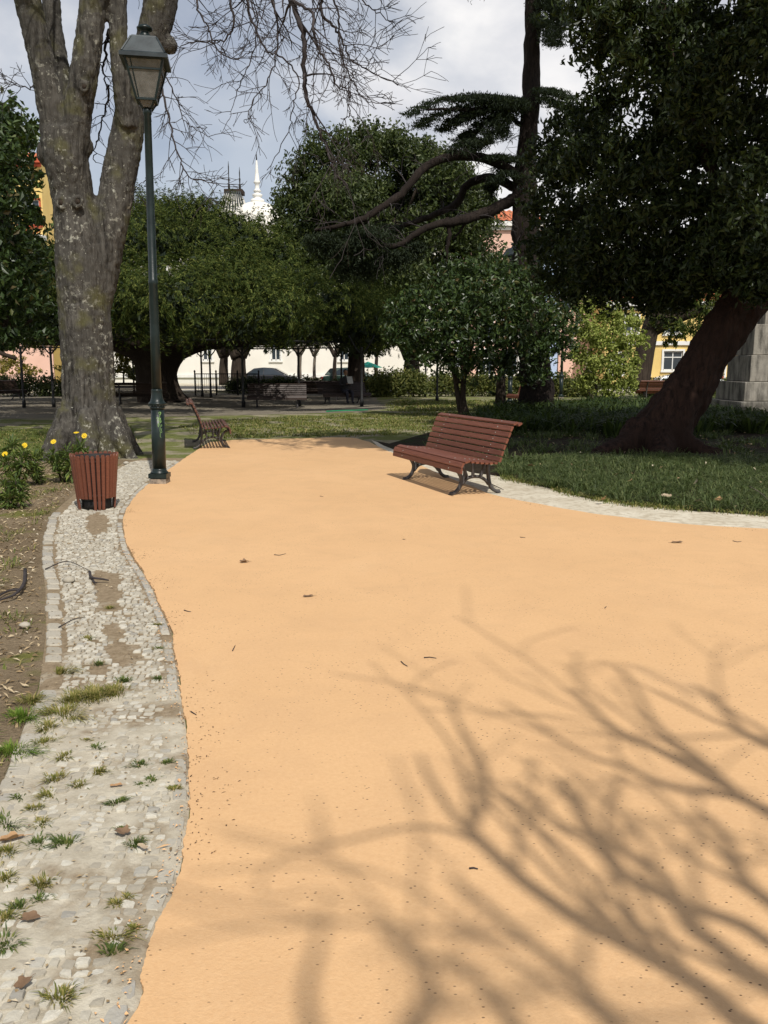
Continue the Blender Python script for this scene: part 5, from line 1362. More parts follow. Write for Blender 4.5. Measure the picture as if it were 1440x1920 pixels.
# ------------------------------------------------------------------ benches
SLAT_L, FR_X = 2.25, .775
def bench_parts(root, slat_mat, L=SLAT_L, detail=True):
    def frame(x):
        mb = MB()
        def b_(pts, r=.021, k=5):
            mb.tube(cr([(x, a, c) for a, c in pts], k), r, 6, sq=(1.15, 1.0), ref=(1, 0, 0))
        b_([(-.34, .012), (-.28, .022), (-.225, .07), (-.19, .15), (-.195, .22), (-.245, .30), (-.31, .35)], .025)
        b_([(-.19, .13), (-.15, .22), (-.145, .30), (-.19, .39), (-.24, .42)])
        b_([(-.185, .12), (-.12, .19), (-.03, .215), (.07, .205), (.15, .16), (.19, .11)], .022)
        b_([(.345, .012), (.29, .022), (.235, .06), (.20, .13), (.185, .22), (.175, .33), (.19, .44), (.235, .58), (.30, .74), (.345, .83)], .025)
        b_([(-.03, .215), (-.03, .39)]); b_([(.07, .205), (.11, .30), (.13, .39)]); b_([(-.10, .20), (-.14, .30)], .016)
        b_([(-.33, .335), (-.32, .385), (-.26, .42), (-.16, .405), (-.02, .39), (.10, .385), (.185, .40)], .018)
        b_([(.345, .83), (.37, .862), (.41, .86), (.435, .83)], .016)
        mb.box((x, -.325, .006), (.055, .06, .012)); mb.box((x, .325, .006), (.055, .06, .012))
        return mb.build('side_frame', M['iron'], root)
    frame(-FR_X); frame(FR_X)
    if L > 2: pass
    # (y, z, width, lean angle of the face from horizontal)
    prof = [(-.352, .335, .068, 84), (-.338, .402, .068, 60), (-.275, .444, .066, 18),
            (-.205, .438, .040, -4), (-.143, .430, .040, -5), (-.080, .423, .040, -5), (-.018, .417, .040, -4), (.044, .413, .040, -2), (.106, .413, .040, 0),
            (.168, .452, .064, -70), (.192, .527, .064, -71), (.220, .602, .064, -69), (.251, .677, .064, -67), (.283, .750, .064, -66), (.312, .822, .066, -62), (.362, .884, .066, -22), (.424, .874, .058, 30)]
    for (y, z, w, ang) in prof:
        a = R(ang)
        across = np.array([0, math.cos(a), math.sin(a) if ang > 0 else math.sin(a) * -1])
        if ang < 0: across = np.array([0, math.cos(a), -math.sin(a)])
        up = np.cross(np.array([1.0, 0, 0]), across)
        mb = MB(); mb.bar((-L / 2, 0, 0), (L / 2, 0, 0), w, .026, up, .22)
        o = mb.build('slat', slat_mat, root); o.location = (0, y, z)
        if detail:
            fc = up * (.0135 if up[2] > -0.2 else -.0135)
            if ang >= 60 or ang <= -60: fc = np.array([0, -1, 0]) * abs(.0135) if False else (up * .0135 if up[1] < 0 else up * -.0135)
            for x in (-FR_X, FR_X):
                sb = MB(); sb.tube([np.array([x, 0, 0]) + fc * .9, np.array([x, 0, 0]) + fc * 1.25], [.010, .007], 7)
                sb.build('screw', M['screw'], o)

def bench(label, front_near, front_far, mat, group, detail=True, name='park_bench'):
    """front_near, front_far: ground points under the two front feet"""
    a = np.array(front_near, float)[:2]; b2 = np.array(front_far, float)[:2]
    ax = (b2 - a) / np.linalg.norm(b2 - a)
    mid = (a + b2) / 2
    # local +x -> direction such that front (-y) faces outwards
    o = tag(empty(name), label, 'bench', group)
    bench_parts(o, mat, detail=detail)
    return o, mid, ax

# the red-brown bench on the path: its front faces the path (left)
b1 = tag(empty('park_bench'), 'red brown slatted bench on the sunny path with its side frame towards us', 'bench', 'slatted park benches')
bench_parts(b1, M['slat'])
f0 = gp(845, 931)[:2]; f1 = gp(760, 902.5)[:2]
ax = (f1 - f0) / np.linalg.norm(f1 - f0)
# local x maps to -ax so that local -y (front) points to the path side
ang = math.atan2(-ax[1], -ax[0])
loc_front = np.array([math.cos(ang + math.pi / 2), math.sin(ang + math.pi / 2)]) * -.33
mid = (f0 + ax * FR_X) - loc_front
b1.location = (mid[0], mid[1], .020); b1.rotation_euler = (0, 0, ang)
# second bench: seen end-on, its front faces right
b2_ = copy_tree(b1); b2_.name = 'park_bench'
tag(b2_, 'old dark bench seen end on beside the lamp post, facing the path')
for ch in b2_.children:
    if ch.name.startswith('slat') and ch.type == 'MESH':
        ch.data = ch.data.copy(); ch.data.materials[0] = M['old_slat']
nf = gp(428, 842)[:2]; nr = gp(366, 842)[:2]
c0 = (nf + nr) / 2
dirf = (nf - nr) / np.linalg.norm(nf - nr)
ang2 = math.atan2(dirf[1], dirf[0]) + math.pi / 2 + R(13)
axx = np.array([math.cos(ang2), math.sin(ang2)])
if axx[1] < 0: axx = -axx
mid2 = c0 + axx * FR_X
b2_.location = (mid2[0], mid2[1], .012); b2_.rotation_euler = (0, 0, ang2)
# benches in the shade of the cypress: simple picnic-style table benches and seats
M['shade_slat'] = paint_wood('shaded_slat', (0.06, 0.035, 0.025), (0.03, 0.02, 0.016))  # darker copy of the slat paint, with the shade put into its colour
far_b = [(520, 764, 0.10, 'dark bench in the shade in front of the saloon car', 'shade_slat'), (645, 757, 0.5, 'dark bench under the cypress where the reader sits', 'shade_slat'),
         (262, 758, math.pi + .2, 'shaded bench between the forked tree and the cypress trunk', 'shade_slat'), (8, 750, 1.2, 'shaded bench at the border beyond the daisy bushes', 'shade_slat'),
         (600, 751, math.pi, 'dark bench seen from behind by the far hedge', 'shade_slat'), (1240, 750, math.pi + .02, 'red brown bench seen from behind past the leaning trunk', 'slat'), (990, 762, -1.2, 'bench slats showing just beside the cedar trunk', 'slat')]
for a, b2, rz, lb_, mt in far_b:
    o = tag(empty('park_bench', (*gp(a, b2)[:2], 0), rz), lb_, 'bench', 'slatted park benches')
    src = [c for c in b1.children]
    for ch in src:
        c = ch.copy(); COL.objects.link(c); c.parent = o
        if ch.name.startswith('slat') and mt != 'slat':
            if 'shade_cache' not in globals(): shade_cache = {}
            if ch.data.name not in shade_cache:
                d_ = ch.data.copy(); d_.materials[0] = M[mt]; shade_cache[ch.data.name] = d_
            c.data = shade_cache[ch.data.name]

# ------------------------------------------------------------------ litter bin
bg_ = gp(182, 955)
lbin = tag(empty('litter_bin', (bg_[0], bg_[1], .02), .25), 'tapered red brown slatted litter bin on the cobbled strip', 'bin')
NS, H_, RT, RB = 28, .61, .245, .185
for i in range(NS):
    a = 2 * math.pi * i / NS
    leg = (i % 7) in (0, 1, 2)
    z0 = 0.0 if leg else .125
    def at_(z, off=0.0):
        r_ = RB + (RT - RB) * z / H_ + off
        return np.array([r_ * math.cos(a), r_ * math.sin(a), z])
    mb = MB(); w = 2 * math.pi * (RB + .03) / NS
    p0, p1 = at_(z0), at_(H_ + (0.006 if i % 3 else -.004))
    rad_ = np.array([math.cos(a), math.sin(a), 0])
    # tapering plank with rounded top
    tn = np.array([-math.sin(a), math.cos(a), 0])
    w0 = 2 * math.pi * (RB + (RT - RB) * z0 / H_) / NS * .80; w1 = 2 * math.pi * RT / NS * .82
    th = .016
    secs = [(p0, w0), (p0 * .04 + p1 * .96, w1), (p1, w1 * .55)]
    V_ = []
    for p, ww in secs:
        V_ += [p - tn * ww / 2 + rad_ * 0, p + tn * ww / 2, p + tn * ww / 2 * .8 + rad_ * th, p - tn * ww / 2 * .8 + rad_ * th]
    F_ = []
    for s in range(2):
        for k_ in range(4):
            F_.append((s * 4 + k_, s * 4 + (k_ + 1) % 4, (s + 1) * 4 + (k_ + 1) % 4, (s + 1) * 4 + k_))
    F_ += [(3, 2, 1, 0), (8, 9, 10, 11)]
    mb.add(V_, F_); mb.build('slat', M['bin_slat'], lbin)
mb = MB(); mb.lathe([(RB - .02, .10), (RB - .012, .11), (RT - .018, H_ - .04), (RT - .012, H_ - .02), (RT - .024, H_ - .02), (RT - .03, H_ - .05), (RB - .03, .13), (.0, .12)], 28); mb.build('liner', M['liner'], lbin)
for z in (.16, H_ - .07):
    r_ = RB + (RT - RB) * z / H_ - .005
    mb = MB(); mb.tube([(r_ * math.cos(a), r_ * math.sin(a), z) for a in np.linspace(0, 2 * math.pi, 29)], .008, 5, cap=False); mb.build('hoop', M['black_iron'], lbin)
mb = MB(); mb.lathe([(RB * .85, .0), (RB * .85, .11), (RB * .5, .115)], 20); mb.build('foot', M['liner'], lbin)

# ------------------------------------------------------------------ lamp posts
def lantern(root, z0, s=1.0, rz=0.0):
    """square lantern tapering downwards, with roof, cap and glass"""
    def ring(h, z): return [np.array([x * h * math.cos(rz) - y * h * math.sin(rz), x * h * math.sin(rz) + y * h * math.cos(rz), z]) for x, y in ((-1, -1), (1, -1), (1, 1), (-1, 1))]
    hb, ht, ze = .115 * s, .235 * s, z0 + .56 * s
    zb = z0 + .10 * s
    B, T = ring(hb, zb), ring(ht, ze)
    mb = MB()
    for i in range(4):
        j = (i + 1) % 4
        mb.bar(B[i], T[i], .026 * s, .026 * s, (0, 1, .01))
        mb.bar(B[i], B[j], .028 * s, .03 * s); mb.bar(T[i], T[j], .035 * s, .05 * s)
        mb.tube(cr([B[i], B[i] * .78 + np.array([0, 0, zb * .22 - .03 * s]), np.array([B[i][0] * .45, B[i][1] * .45, z0 + .0])], 4), .013 * s, 6)
        m0, m1 = B[i] + (T[i] - B[i]) * .72, B[j] + (T[j] - B[j]) * .72
        mb.bar(m0, m1, .014 * s, .022 * s)
        # inner glazing bars
        q0, q1 = B[i] + (B[j] - B[i]) * .14, T[i] + (T[j] - T[i]) * .14
        mb.bar(q0, q1, .012 * s, .014 * s, (0, 1, .01))
    mb.build('lantern_frame', M['lamp'], root)
    for i in range(4):
        j = (i + 1) % 4
        g_ = MB(); k_ = .97
        pts = [np.array([p[0] * k_, p[1] * k_, p[2]]) for p in (B[i], B[j], T[j], T[i])]
        nn = np.cross(pts[1] - pts[0], pts[3] - pts[0]); nn = nn / np.linalg.norm(nn) * .004
        g_.add(pts + [p - nn for p in pts], [(0, 1, 2, 3), (7, 6, 5, 4), (0, 4, 5, 1), (1, 5, 6, 2), (2, 6, 7, 3), (3, 7, 4, 0)])
        g_.build('pane', M['lantern_glass'], root)
    # lower glass hopper
    g_ = MB(); g_.add([tuple(p * np.array([.9, .9, 1])) for p in B] + [(p[0] * .5, p[1] * .5, z0 + .02 * s) for p in B], [(i, (i + 1) % 4, 4 + (i + 1) % 4, 4 + i) for i in range(4)] + [(7, 6, 5, 4)])
    g_.build('pane', M['lantern_glass'], root)
    rf = MB()
    E0, E1, E2, E3 = ring(ht * 1.24, ze - .015 * s), ring(ht * 1.24, ze + .03 * s), ring(ht * 1.10, ze + .05 * s), ring(ht * .66, ze + .25 * s)
    E4 = ring(ht * .62, ze + .27 * s)
    E5 = ring(ht * .40, ze + .28 * s)
    V_ = E0 + E1 + E2 + E3 + E4 + E5
    F_ = [(3, 2, 1, 0)]
    for r_ in range(5):
        for i in range(4):
            F_.append((r_ * 4 + i, r_ * 4 + (i + 1) % 4, r_ * 4 + 4 + (i + 1) % 4, r_ * 4 + 4 + i))
    F_.append((20, 21, 22, 23))
    rf.add(V_, F_)
    for i in range(4): rf.bar(E2[i], E3[i], .02 * s, .02 * s, (0, 1, .01))
    roof_ = rf.build('lantern_roof', M['zinc'], root)
    c_ = MB(); zc_ = ze + .27 * s
    c_.lathe([(.075 * s, zc_), (.07 * s, zc_ + .05 * s), (.05 * s, zc_ + .07 * s), (.05 * s, zc_ + .10 * s), (.095 * s, zc_ + .11 * s), (.10 * s, zc_ + .13 * s), (.06 * s, zc_ + .16 * s), (.01, zc_ + .17 * s)], 16)
    c_.build('chimney_cap', M['lamp'], root)

def lamp_post(px, py, Y, label, H=4.74, s=1.0, rz=.2, graffiti=False, tilt=0.0):
    g = wp(px, py, Y)
    o = tag(empty('lamp_post', (g[0], g[1], .02)), label, 'lamp post', 'green iron lamp posts in the square')
    o.rotation_euler = (0, tilt, 0)
    mb = MB()
    mb.box((0, 0, .03), (.225, .225, .07)); mb.build('worn_foot', M['lamp_worn'], o)
    mb = MB()
    mb.box((0, 0, .105), (.245, .245, .06)); mb.lathe([(.122, .135), (.118, .15), (.10, .165), (.098, .17), (.094, .185), (.092, .20)], 20); mb.build('plinth', M['lamp'], o)
    mb = MB(); mb.lathe([(.091, .19), (.091, .6), (.087, 1.0)], 24); sh = mb.build('lower_shaft', M['lamp'], o)
    mb = MB(); mb.lathe([(.088, 1.0), (.10, 1.01), (.10, 1.03), (.088, 1.04), (.112, 1.055), (.116, 1.07), (.116, 1.085), (.10, 1.095), (.09, 1.11), (.078, 1.15), (.072, 1.20), (.07, 1.24), (.072, 1.25), (.066, 1.265)], 24)
    for i in range(18):
        a = 2 * math.pi * i / 18; c = np.array([.112 * math.cos(a), .112 * math.sin(a), 1.047])
        mb.lathe([(.002, -.010), (.009, -.006), (.009, .006), (.002, .010)], 6, c)
    mb.build('collar', M['lamp'], o)
    mb = MB(); mb.lathe([(.064, 1.25), (.060, 2.0), (.057, 2.62), (.062, 2.63), (.062, 2.68), (.055, 2.69), (.050, 3.8), (.046, H - .06), (.055, H - .05), (.055, H - .01), (.044, H + .02)], 20); mb.build('post', M['lamp'], o)
    lantern(o, H, s, rz)
    if graffiti:
        gm = MB()
        def gl(pts, w=.0027):
            # (angle offset in metres round the shaft, height)
            P = []
            for u, z in cr(pts, 5):
                a = -math.pi / 2 + u / .09
                r_ = .0915 - (z - .19) * .005
                P.append((r_ * math.cos(a), r_ * math.sin(a), z))
            gm.tube(P, w, 5)
        gl([(.066, .955), (.045, .965), (.040, .945), (.055, .93), (.070, .945), (.066, .965), (.050, .905), (.042, .88)])
        gl([(.008, .875), (.014, .895), (.032, .89), (.034, .88), (.020, .86), (.026, .845), (.040, .87), (.062, .885), (.048, .865), (.07, .875)])
        gl([(.072, .852), (.052, .858), (.044, .84), (.056, .826), (.074, .835), (.062, .845), (.05, .815), (.047, .79), (.06, .775), (.076, .782), (.072, .80)])
        gl([(.034, .82), (.028, .80), (.026, .78), (.030, .765)], .005)
        gl([(.052, .77), (.050, .74), (.048, .715), (.054, .692), (.066, .69), (.074, .70), (.066, .72), (.070, .745)])
        gl([(.05, .685), (.048, .66), (.05, .635), (.062, .625)])
        gm.build('graffiti', M['graffiti'], o)
    return o
lamp_post(300, 910, gp(300, 908)[1], 'green iron lamp post with graffiti scrawl standing at the path edge', 4.78, 1.0, .16, True, R(.6))
lamp_post(957, 700, 36, 'lamp post rising behind the camellia with its lantern against the pink house', 4.75 if False else wp(957, 512, 36)[2], 1.15, .6)
lamp_post(1053, 700, 42, 'lamp post beyond the cedar trunk beside the bright shrub', wp(1062, 600, 42)[2], 1.0, .4)

# ------------------------------------------------------------------ stone monument base
mY = 25.5
x0 = wp(1398, 700, mY)[0]
mon = tag(empty('monument_base', (x0, mY, 0)), 'weathered stepped stone monument base beyond the leaning trunk', 'monument')
rs = random.Random(9)
def course(z0, z1, inset, n):
    Wd = 6.0 - 2 * inset
    for i in range(n):
        a = inset + Wd * i / n; w_ = Wd / n
        mb = MB()
        mb.box((a + w_ / 2, 1.1, (z0 + z1) / 2), (w_ - .012, 2.2 - 2 * inset, z1 - z0 - .008))
        o = mb.build('stone_block', M['stone'], mon)
        bv = o.modifiers.new('edge', 'BEVEL'); bv.width = .02; bv.segments = 2
course(0, .55, -.15, 4); course(.55, 1.12, 0, 4); course(1.12, 1.9, .22, 3); course(1.9, 2.8, .30, 3); course(2.8, 4.6, .8, 2)

# ------------------------------------------------------------------ houses across the street
def wall_open(mb, x0, x1, z0, z1, ops, depth=.18):
    xs = sorted({x0, x1, *[v for o in ops for v in (o[0], o[1])]}); zs = sorted({z0, z1, *[v for o in ops for v in (o[2], o[3])]})
    for i in range(len(xs) - 1):
        for j in range(len(zs) - 1):
            cx, cz = (xs[i] + xs[i + 1]) / 2, (zs[j] + zs[j + 1]) / 2
            if any(o[0] < cx < o[1] and o[2] < cz < o[3] for o in ops): continue
            mb.add([(xs[i], 0, zs[j]), (xs[i + 1], 0, zs[j]), (xs[i + 1], 0, zs[j + 1]), (xs[i], 0, zs[j + 1])], [(0, 1, 2, 3)])
    for a, b2, c, d in ops:
        mb.add([(a, 0, c), (b2, 0, c), (b2, 0, d), (a, 0, d), (a, depth, c), (b2, depth, c), (b2, depth, d), (a, depth, d)], [(0, 4, 5, 1), (1, 5, 6, 2), (2, 6, 7, 3), (3, 7, 4, 0)])

def house(name, label, px0, px1, Y, h, wall, trim, ops, depth=10, roof=None, cornice=True, bands=(), z_roof=1.6, extra=None):
    xa, xb = wp(px0, 700, Y)[0], wp(px1, 700, Y)[0]
    w = xb - xa
    o = tag(empty(name, (xa, Y, 0)), label, 'building', 'houses across the street')
    mb = MB()
    wall_open(mb, 0, w, 0, h, ops)
    mb.add([(0, 0, 0), (0, depth, 0), (0, depth, h), (0, 0, h)], [(0, 3, 2, 1)]); mb.add([(w, 0, 0), (w, depth, 0), (w, depth, h), (w, 0, h)], [(0, 1, 2, 3)])
    mb.add([(0, depth, 0), (w, depth, 0), (w, depth, h), (0, depth, h)], [(3, 2, 1, 0)])
    mb.add([(0, 0, h), (w, 0, h), (w, depth, h), (0, depth, h)], [(0, 1, 2, 3)])
    mb.add([(0, .17, 0), (w, .17, 0), (w, .17, h), (0, .17, h)], [(0, 1, 2, 3)], 1)
    mb.build('wall', [M[wall], M['liner']], o)
    for a, b2, c, d in ops:
        fb = MB(); t_ = .14
        fb.box(((a + b2) / 2, -.03, d + t_ / 2), (b2 - a + 2 * t_, .10, t_)); fb.box(((a + b2) / 2, -.05, c - t_ / 2), (b2 - a + 2 * t_ + .1, .16, t_))
        for x in (a - t_ / 2, b2 + t_ / 2): fb.box((x, -.03, (c + d) / 2), (t_, .10, d - c))
        wn_ = fb.build('window', M[trim], o)
        sb = MB()
        sb.box(((a + b2) / 2, .10, (c + d) / 2), (.07, .05, d - c)); sb.box(((a + b2) / 2, .105, c + (d - c) * .68), (b2 - a, .05, .07))
        for x in (a + .04, b2 - .04): sb.box((x, .10, (c + d) / 2), (.08, .05, d - c))
        sb.box(((a + b2) / 2, .10, d - .04), (b2 - a, .05, .08)); sb.box(((a + b2) / 2, .10, c + .05), (b2 - a, .05, .1))
        sb.build('window_frame', M['white_trim'], wn_)
        for sgn in (0, 1):
            pa = a + .08 if not sgn else (a + b2) / 2 + .035; pb = (a + b2) / 2 - .035 if not sgn else b2 - .08
            gb = MB(); gb.box(((pa + pb) / 2, .125, (c + d) / 2), (pb - pa, .02, d - c - .1)); gb.build('pane', M['glass'], wn_)
    if cornice:
        cb_ = MB(); cb_.box((w / 2, -.18, h - .12), (w + .5, .5, .34)); cb_.box((w / 2, -.08, h - .45), (w + .2, .22, .25)); cb_.build('cornice', M[trim], o)
    for z, t_ in bands:
        bb = MB(); bb.box((w / 2, -.06, z), (w + .05, .16, t_)); bb.build('band', M[trim], o)
    if roof:
        rb = MB()
        n = max(4, int(w / .45))
        for i in range(n):
            a, b2 = -.2 + (w + .4) * i / n, -.2 + (w + .4) * (i + 1) / n; m_ = (a + b2) / 2
            rb.add([(a, -.4, h + .06), (m_, -.4, h + .18), (b2, -.4, h + .06), (a, depth / 2, h + z_roof), (m_, depth / 2, h + z_roof + .12), (b2, depth / 2, h + z_roof)], [(0, 1, 4, 3), (1, 2, 5, 4)])
        rb.add([(-.2, depth + .4, h + .06), (w + .2, depth + .4, h + .06), (w + .2, depth / 2, h + z_roof), (-.2, depth / 2, h + z_roof)], [(0, 1, 2, 3)])
        rb.add([(-.2, -.4, h + .05), (-.2, depth + .4, h + .05), (-.2, depth / 2, h + z_roof)], [(0, 1, 2)]); rb.add([(w + .2, -.4, h + .05), (w + .2, depth + .4, h + .05), (w + .2, depth / 2, h + z_roof)], [(0, 2, 1)])
        rb.build('roof', M[roof], o)
    return o, w
def grid_ops(x0, n, dx, w, rows):
    return [(x0 + i * dx, x0 + i * dx + w, a, b2) for i in range(n) for a, b2 in rows]

# white palace with dome, spire and glass roof
pal, pw = house('white_palace', 'long white palace with a white dome and slender spire above the trees', 196, 850, 74, 11.6, 'white_wall', 'white_trim',
                grid_ops(2.6, 5, 5.8, .8, [(2.0, 3.5)]) + grid_ops(1.6, 10, 2.9, 1.15, [(5.0, 7.4), (8.6, 10.6)]), 14, None, True, ((4.2, .35), (8.2, .3), (.7, .25)))
pxp = lambda a: wp(a, 700, 74)[0] - wp(196, 700, 74)[0]
mb = MB()
for i in range(36):
    mb = MB(); mb.box((.5 + i * .85, -.14, 3.85), (.18, .28, .30)); mb.build('bracket', M['white_trim'], pal)
dc = (pxp(478), 4.0, -1.0)
mb = MB(); mb.lathe([(2.45, 13.3), (2.45, 14.2), (2.6, 14.3), (2.6, 14.5), (2.4, 14.6)] + [(2.4 * math.cos(a), 14.6 + 2.0 * math.sin(a)) for a in np.linspace(.05, 1.5, 12)], 32, dc); dome_ = mb.build('dome', M['white_wall'], pal)
zt = 16.5
mb = MB(); mb.lathe([(r_ * .72, zt + (z_ - zt) * .78) for r_, z_ in [(.75, zt), (.85, zt + .15), (.80, zt + .35), (.45, zt + .5), (.5, zt + .62), (.62, zt + .75), (.6, zt + .9), (.32, zt + 1.02), (.36, zt + 1.15), (.5, zt + 1.25), (.34, zt + 1.38), (.26, zt + 1.5), (.26, zt + 2.0), (.4, zt + 2.1), (.42, zt + 2.2), (.3, zt + 2.4), (.2, zt + 3.2), (.1, zt + 4.4), (.05, zt + 4.5)]], 14, dc); mb.build('spire', M['ochre_wall'] if False else M['white_trim'], dome_)
mb = MB(); mb.lathe([(.04, zt + 3.5), (.06, zt + 3.65), (.03, zt + 4.0), (.005, zt + 4.2)], 8, dc); mb.build('spire_tip', M['black_iron'], dome_)
gx0, gx1 = pxp(384), pxp(482)
rb_ = MB(); a, b2 = (gx0 + gx1) / 2 - .75, (gx0 + gx1) / 2 + .55
rb_.add([(gx0, 2, 11.6), (gx1, 2, 11.6), (gx1, 8, 11.6), (gx0, 8, 11.6), (a, 4.4, 16.6), (b2, 4.4, 16.3), (b2, 5.6, 16.3), (a, 5.6, 16.6)], [(0, 1, 5, 4), (1, 2, 6, 5), (2, 3, 7, 6), (3, 0, 4, 7), (4, 5, 6, 7)])
gr = rb_.build('glass_roof', M['white_wall'], pal)
lb2 = MB()
for i in range(9):
    t_ = (i + .5) / 9
    lb2 = MB(); lb2.bar((gx0 + (gx1 - gx0) * t_, 1.97, 11.6), (a + (b2 - a) * t_, 4.37, 16.55), .10, .12, (0, -1, .5))
    lb2.build('glazing_bar', M['zinc'], gr); lb2 = MB(); lb2.bar((gx0 - .03, 2 + 6 * t_, 11.6), (a - .03, 4.4 + 1.2 * t_, 16.55), .10, .12, (-1, 0, .5)); lb2.build('glazing_bar', M['zinc'], gr)
mb = MB(); mb.box(((a + b2) / 2, 5, 16.55), (b2 - a + .3, 1.4, .35)); mb.build('ridge_crest', M['brick_red'] if False else M['dark_bark'], gr)
for x, z in ((a + .25, 19.1), (b2 - .1, 18.6)):
    mb = MB(); mb.lathe([(.09, 16.6), (.10, 17.1), (.05, 17.2), (.08, 17.6), (.04, 17.7), (.05, z - .5), (.01, z)], 8, (x, 4.6, 0)); mb.build('mast', M['black_iron'], gr)

# the others
hs, w_ = house('yellow_house', 'yellow house with a red framed window and balcony beyond the forked tree', -260, 100, 76, 18.6, 'yellow_wall', 'brick_red', [(15.2, 16.5, 13.3, 15.4)] + grid_ops(1.6, 4, 2.9, 1.4, [(13.3, 15.4), (8.2, 10.6)]) + [(13.6, 15.0, 4.6, 7.0)], 10, 'tile', True, ((11.3, .5), (7.4, .4)))
mb = MB()
mb.box((15.0, -.5, 12.2), (3.9, 1.0, .5)); mb.build('balcony_slab', M['white_trim'], hs)
mb = MB()
mb.box((15.0, -.95, 13.2), (3.9, .12, .1)); bal = mb.build('balustrade', M['brick_red'], hs)
for i in range(20):
    mb = MB(); mb.box((13.15 + i * .19, -.95, 12.8), (.07, .07, .74)); mb.build('baluster', M['brick_red'], bal)
mb = MB(); mb.box((8.5, -.09, 2.4), (16.8, .14, 4.6)); mb.build('pink_ground_storey', M['pink_wall'], hs)
gxa, gxb, gxm = [wp(q, 700, 92)[0] for q in (190, 292, 222)]
gh = tag(empty('gabled_house', (gxa, 92, 0)), 'white gabled house with a red verge between the forked tree and the lamp post', 'building', 'houses across the street')
mb = MB(); wq, mq = gxb - gxa, gxm - gxa
mb.add([(0, 0, 0), (wq, 0, 0), (wq, 0, 15.4), (mq, 0, 18.6), (0, 0, 16.6), (0, 8, 0), (wq, 8, 0), (wq, 8, 15.4), (mq, 8, 18.6), (0, 8, 16.6)], [(0, 1, 2, 3, 4), (9, 8, 7, 6, 5), (1, 6, 7, 2), (0, 4, 9, 5)])
mb.build('wall', M['white_wall'], gh)
mb = MB(); mb.bar((mq, 3.9, 18.72), (wq + .3, 3.9, 15.3), 8.4, .22, (0, 0, 1)); mb.bar((mq, 3.9, 18.74), (-.3, 3.9, 16.5), 8.4, .22, (0, 0, 1)); mb.build('roof', M['brick_red'], gh)
mb = MB(); mb.box((wq * .6, -.03, 12), (.9, .08, 1.5)); mb.build('window', M['glass'], gh)
house('pink_house', 'tall pink house with white cornice and orange tiled roof behind the cedar arms', 884, 1010, 70, 12.6, 'pink_wall', 'white_trim', [(2.6, 3.7, 7.6, 10.0), (2.6, 3.7, 3.6, 6.0), (.6, 1.6, 7.6, 10.0), (.6, 1.6, 3.6, 6.0), (.6, 1.7, .8, 2.8), (2.6, 3.7, .8, 2.8)], 10, 'tile', True, (), 1.7)
house('blue_house', 'narrow pale blue house showing beside the cedar trunk', 1012, 1044, 71, 11.0, 'blue_wall', 'white_trim', [(.35, 1.0, 4, 6)], 9, 'tile', True, (), 1.5)
house('low_pink_house', 'low salmon pink house behind the bright shrub', 1046, 1130, 72, 7.5, 'pink_wall', 'white_trim', [(2.4, 3.2, 1.2, 2.6)], 9, 'tile', True, (), 1.2)
house('low_yellow_house', 'low yellow house with white framed windows behind the leaning conifer', 1132, 1372, 68, 6.4, 'yellow_wall', 'white_trim', [(.5, 1.5, .9, 2.5), (2.5, 3.5, .9, 2.6), (4.6, 6.1, 1.2, 2.7), (8.1, 9.4, .5, 2.5), (4.6, 5.8, 4.0, 5.4), (1.5, 2.5, 4.0, 5.4)], 9, 'tile', True, ((3.3, .3),), 1.3)
house('end_house', 'plain ochre house at the end of the street behind the monument', 1380, 1700, 70, 8.5, 'ochre_wall', 'white_trim', grid_ops(1.5, 4, 3, 1.1, [(1.2, 3), (4.8, 6.8)]), 9, 'tile', True, (), 1.6)

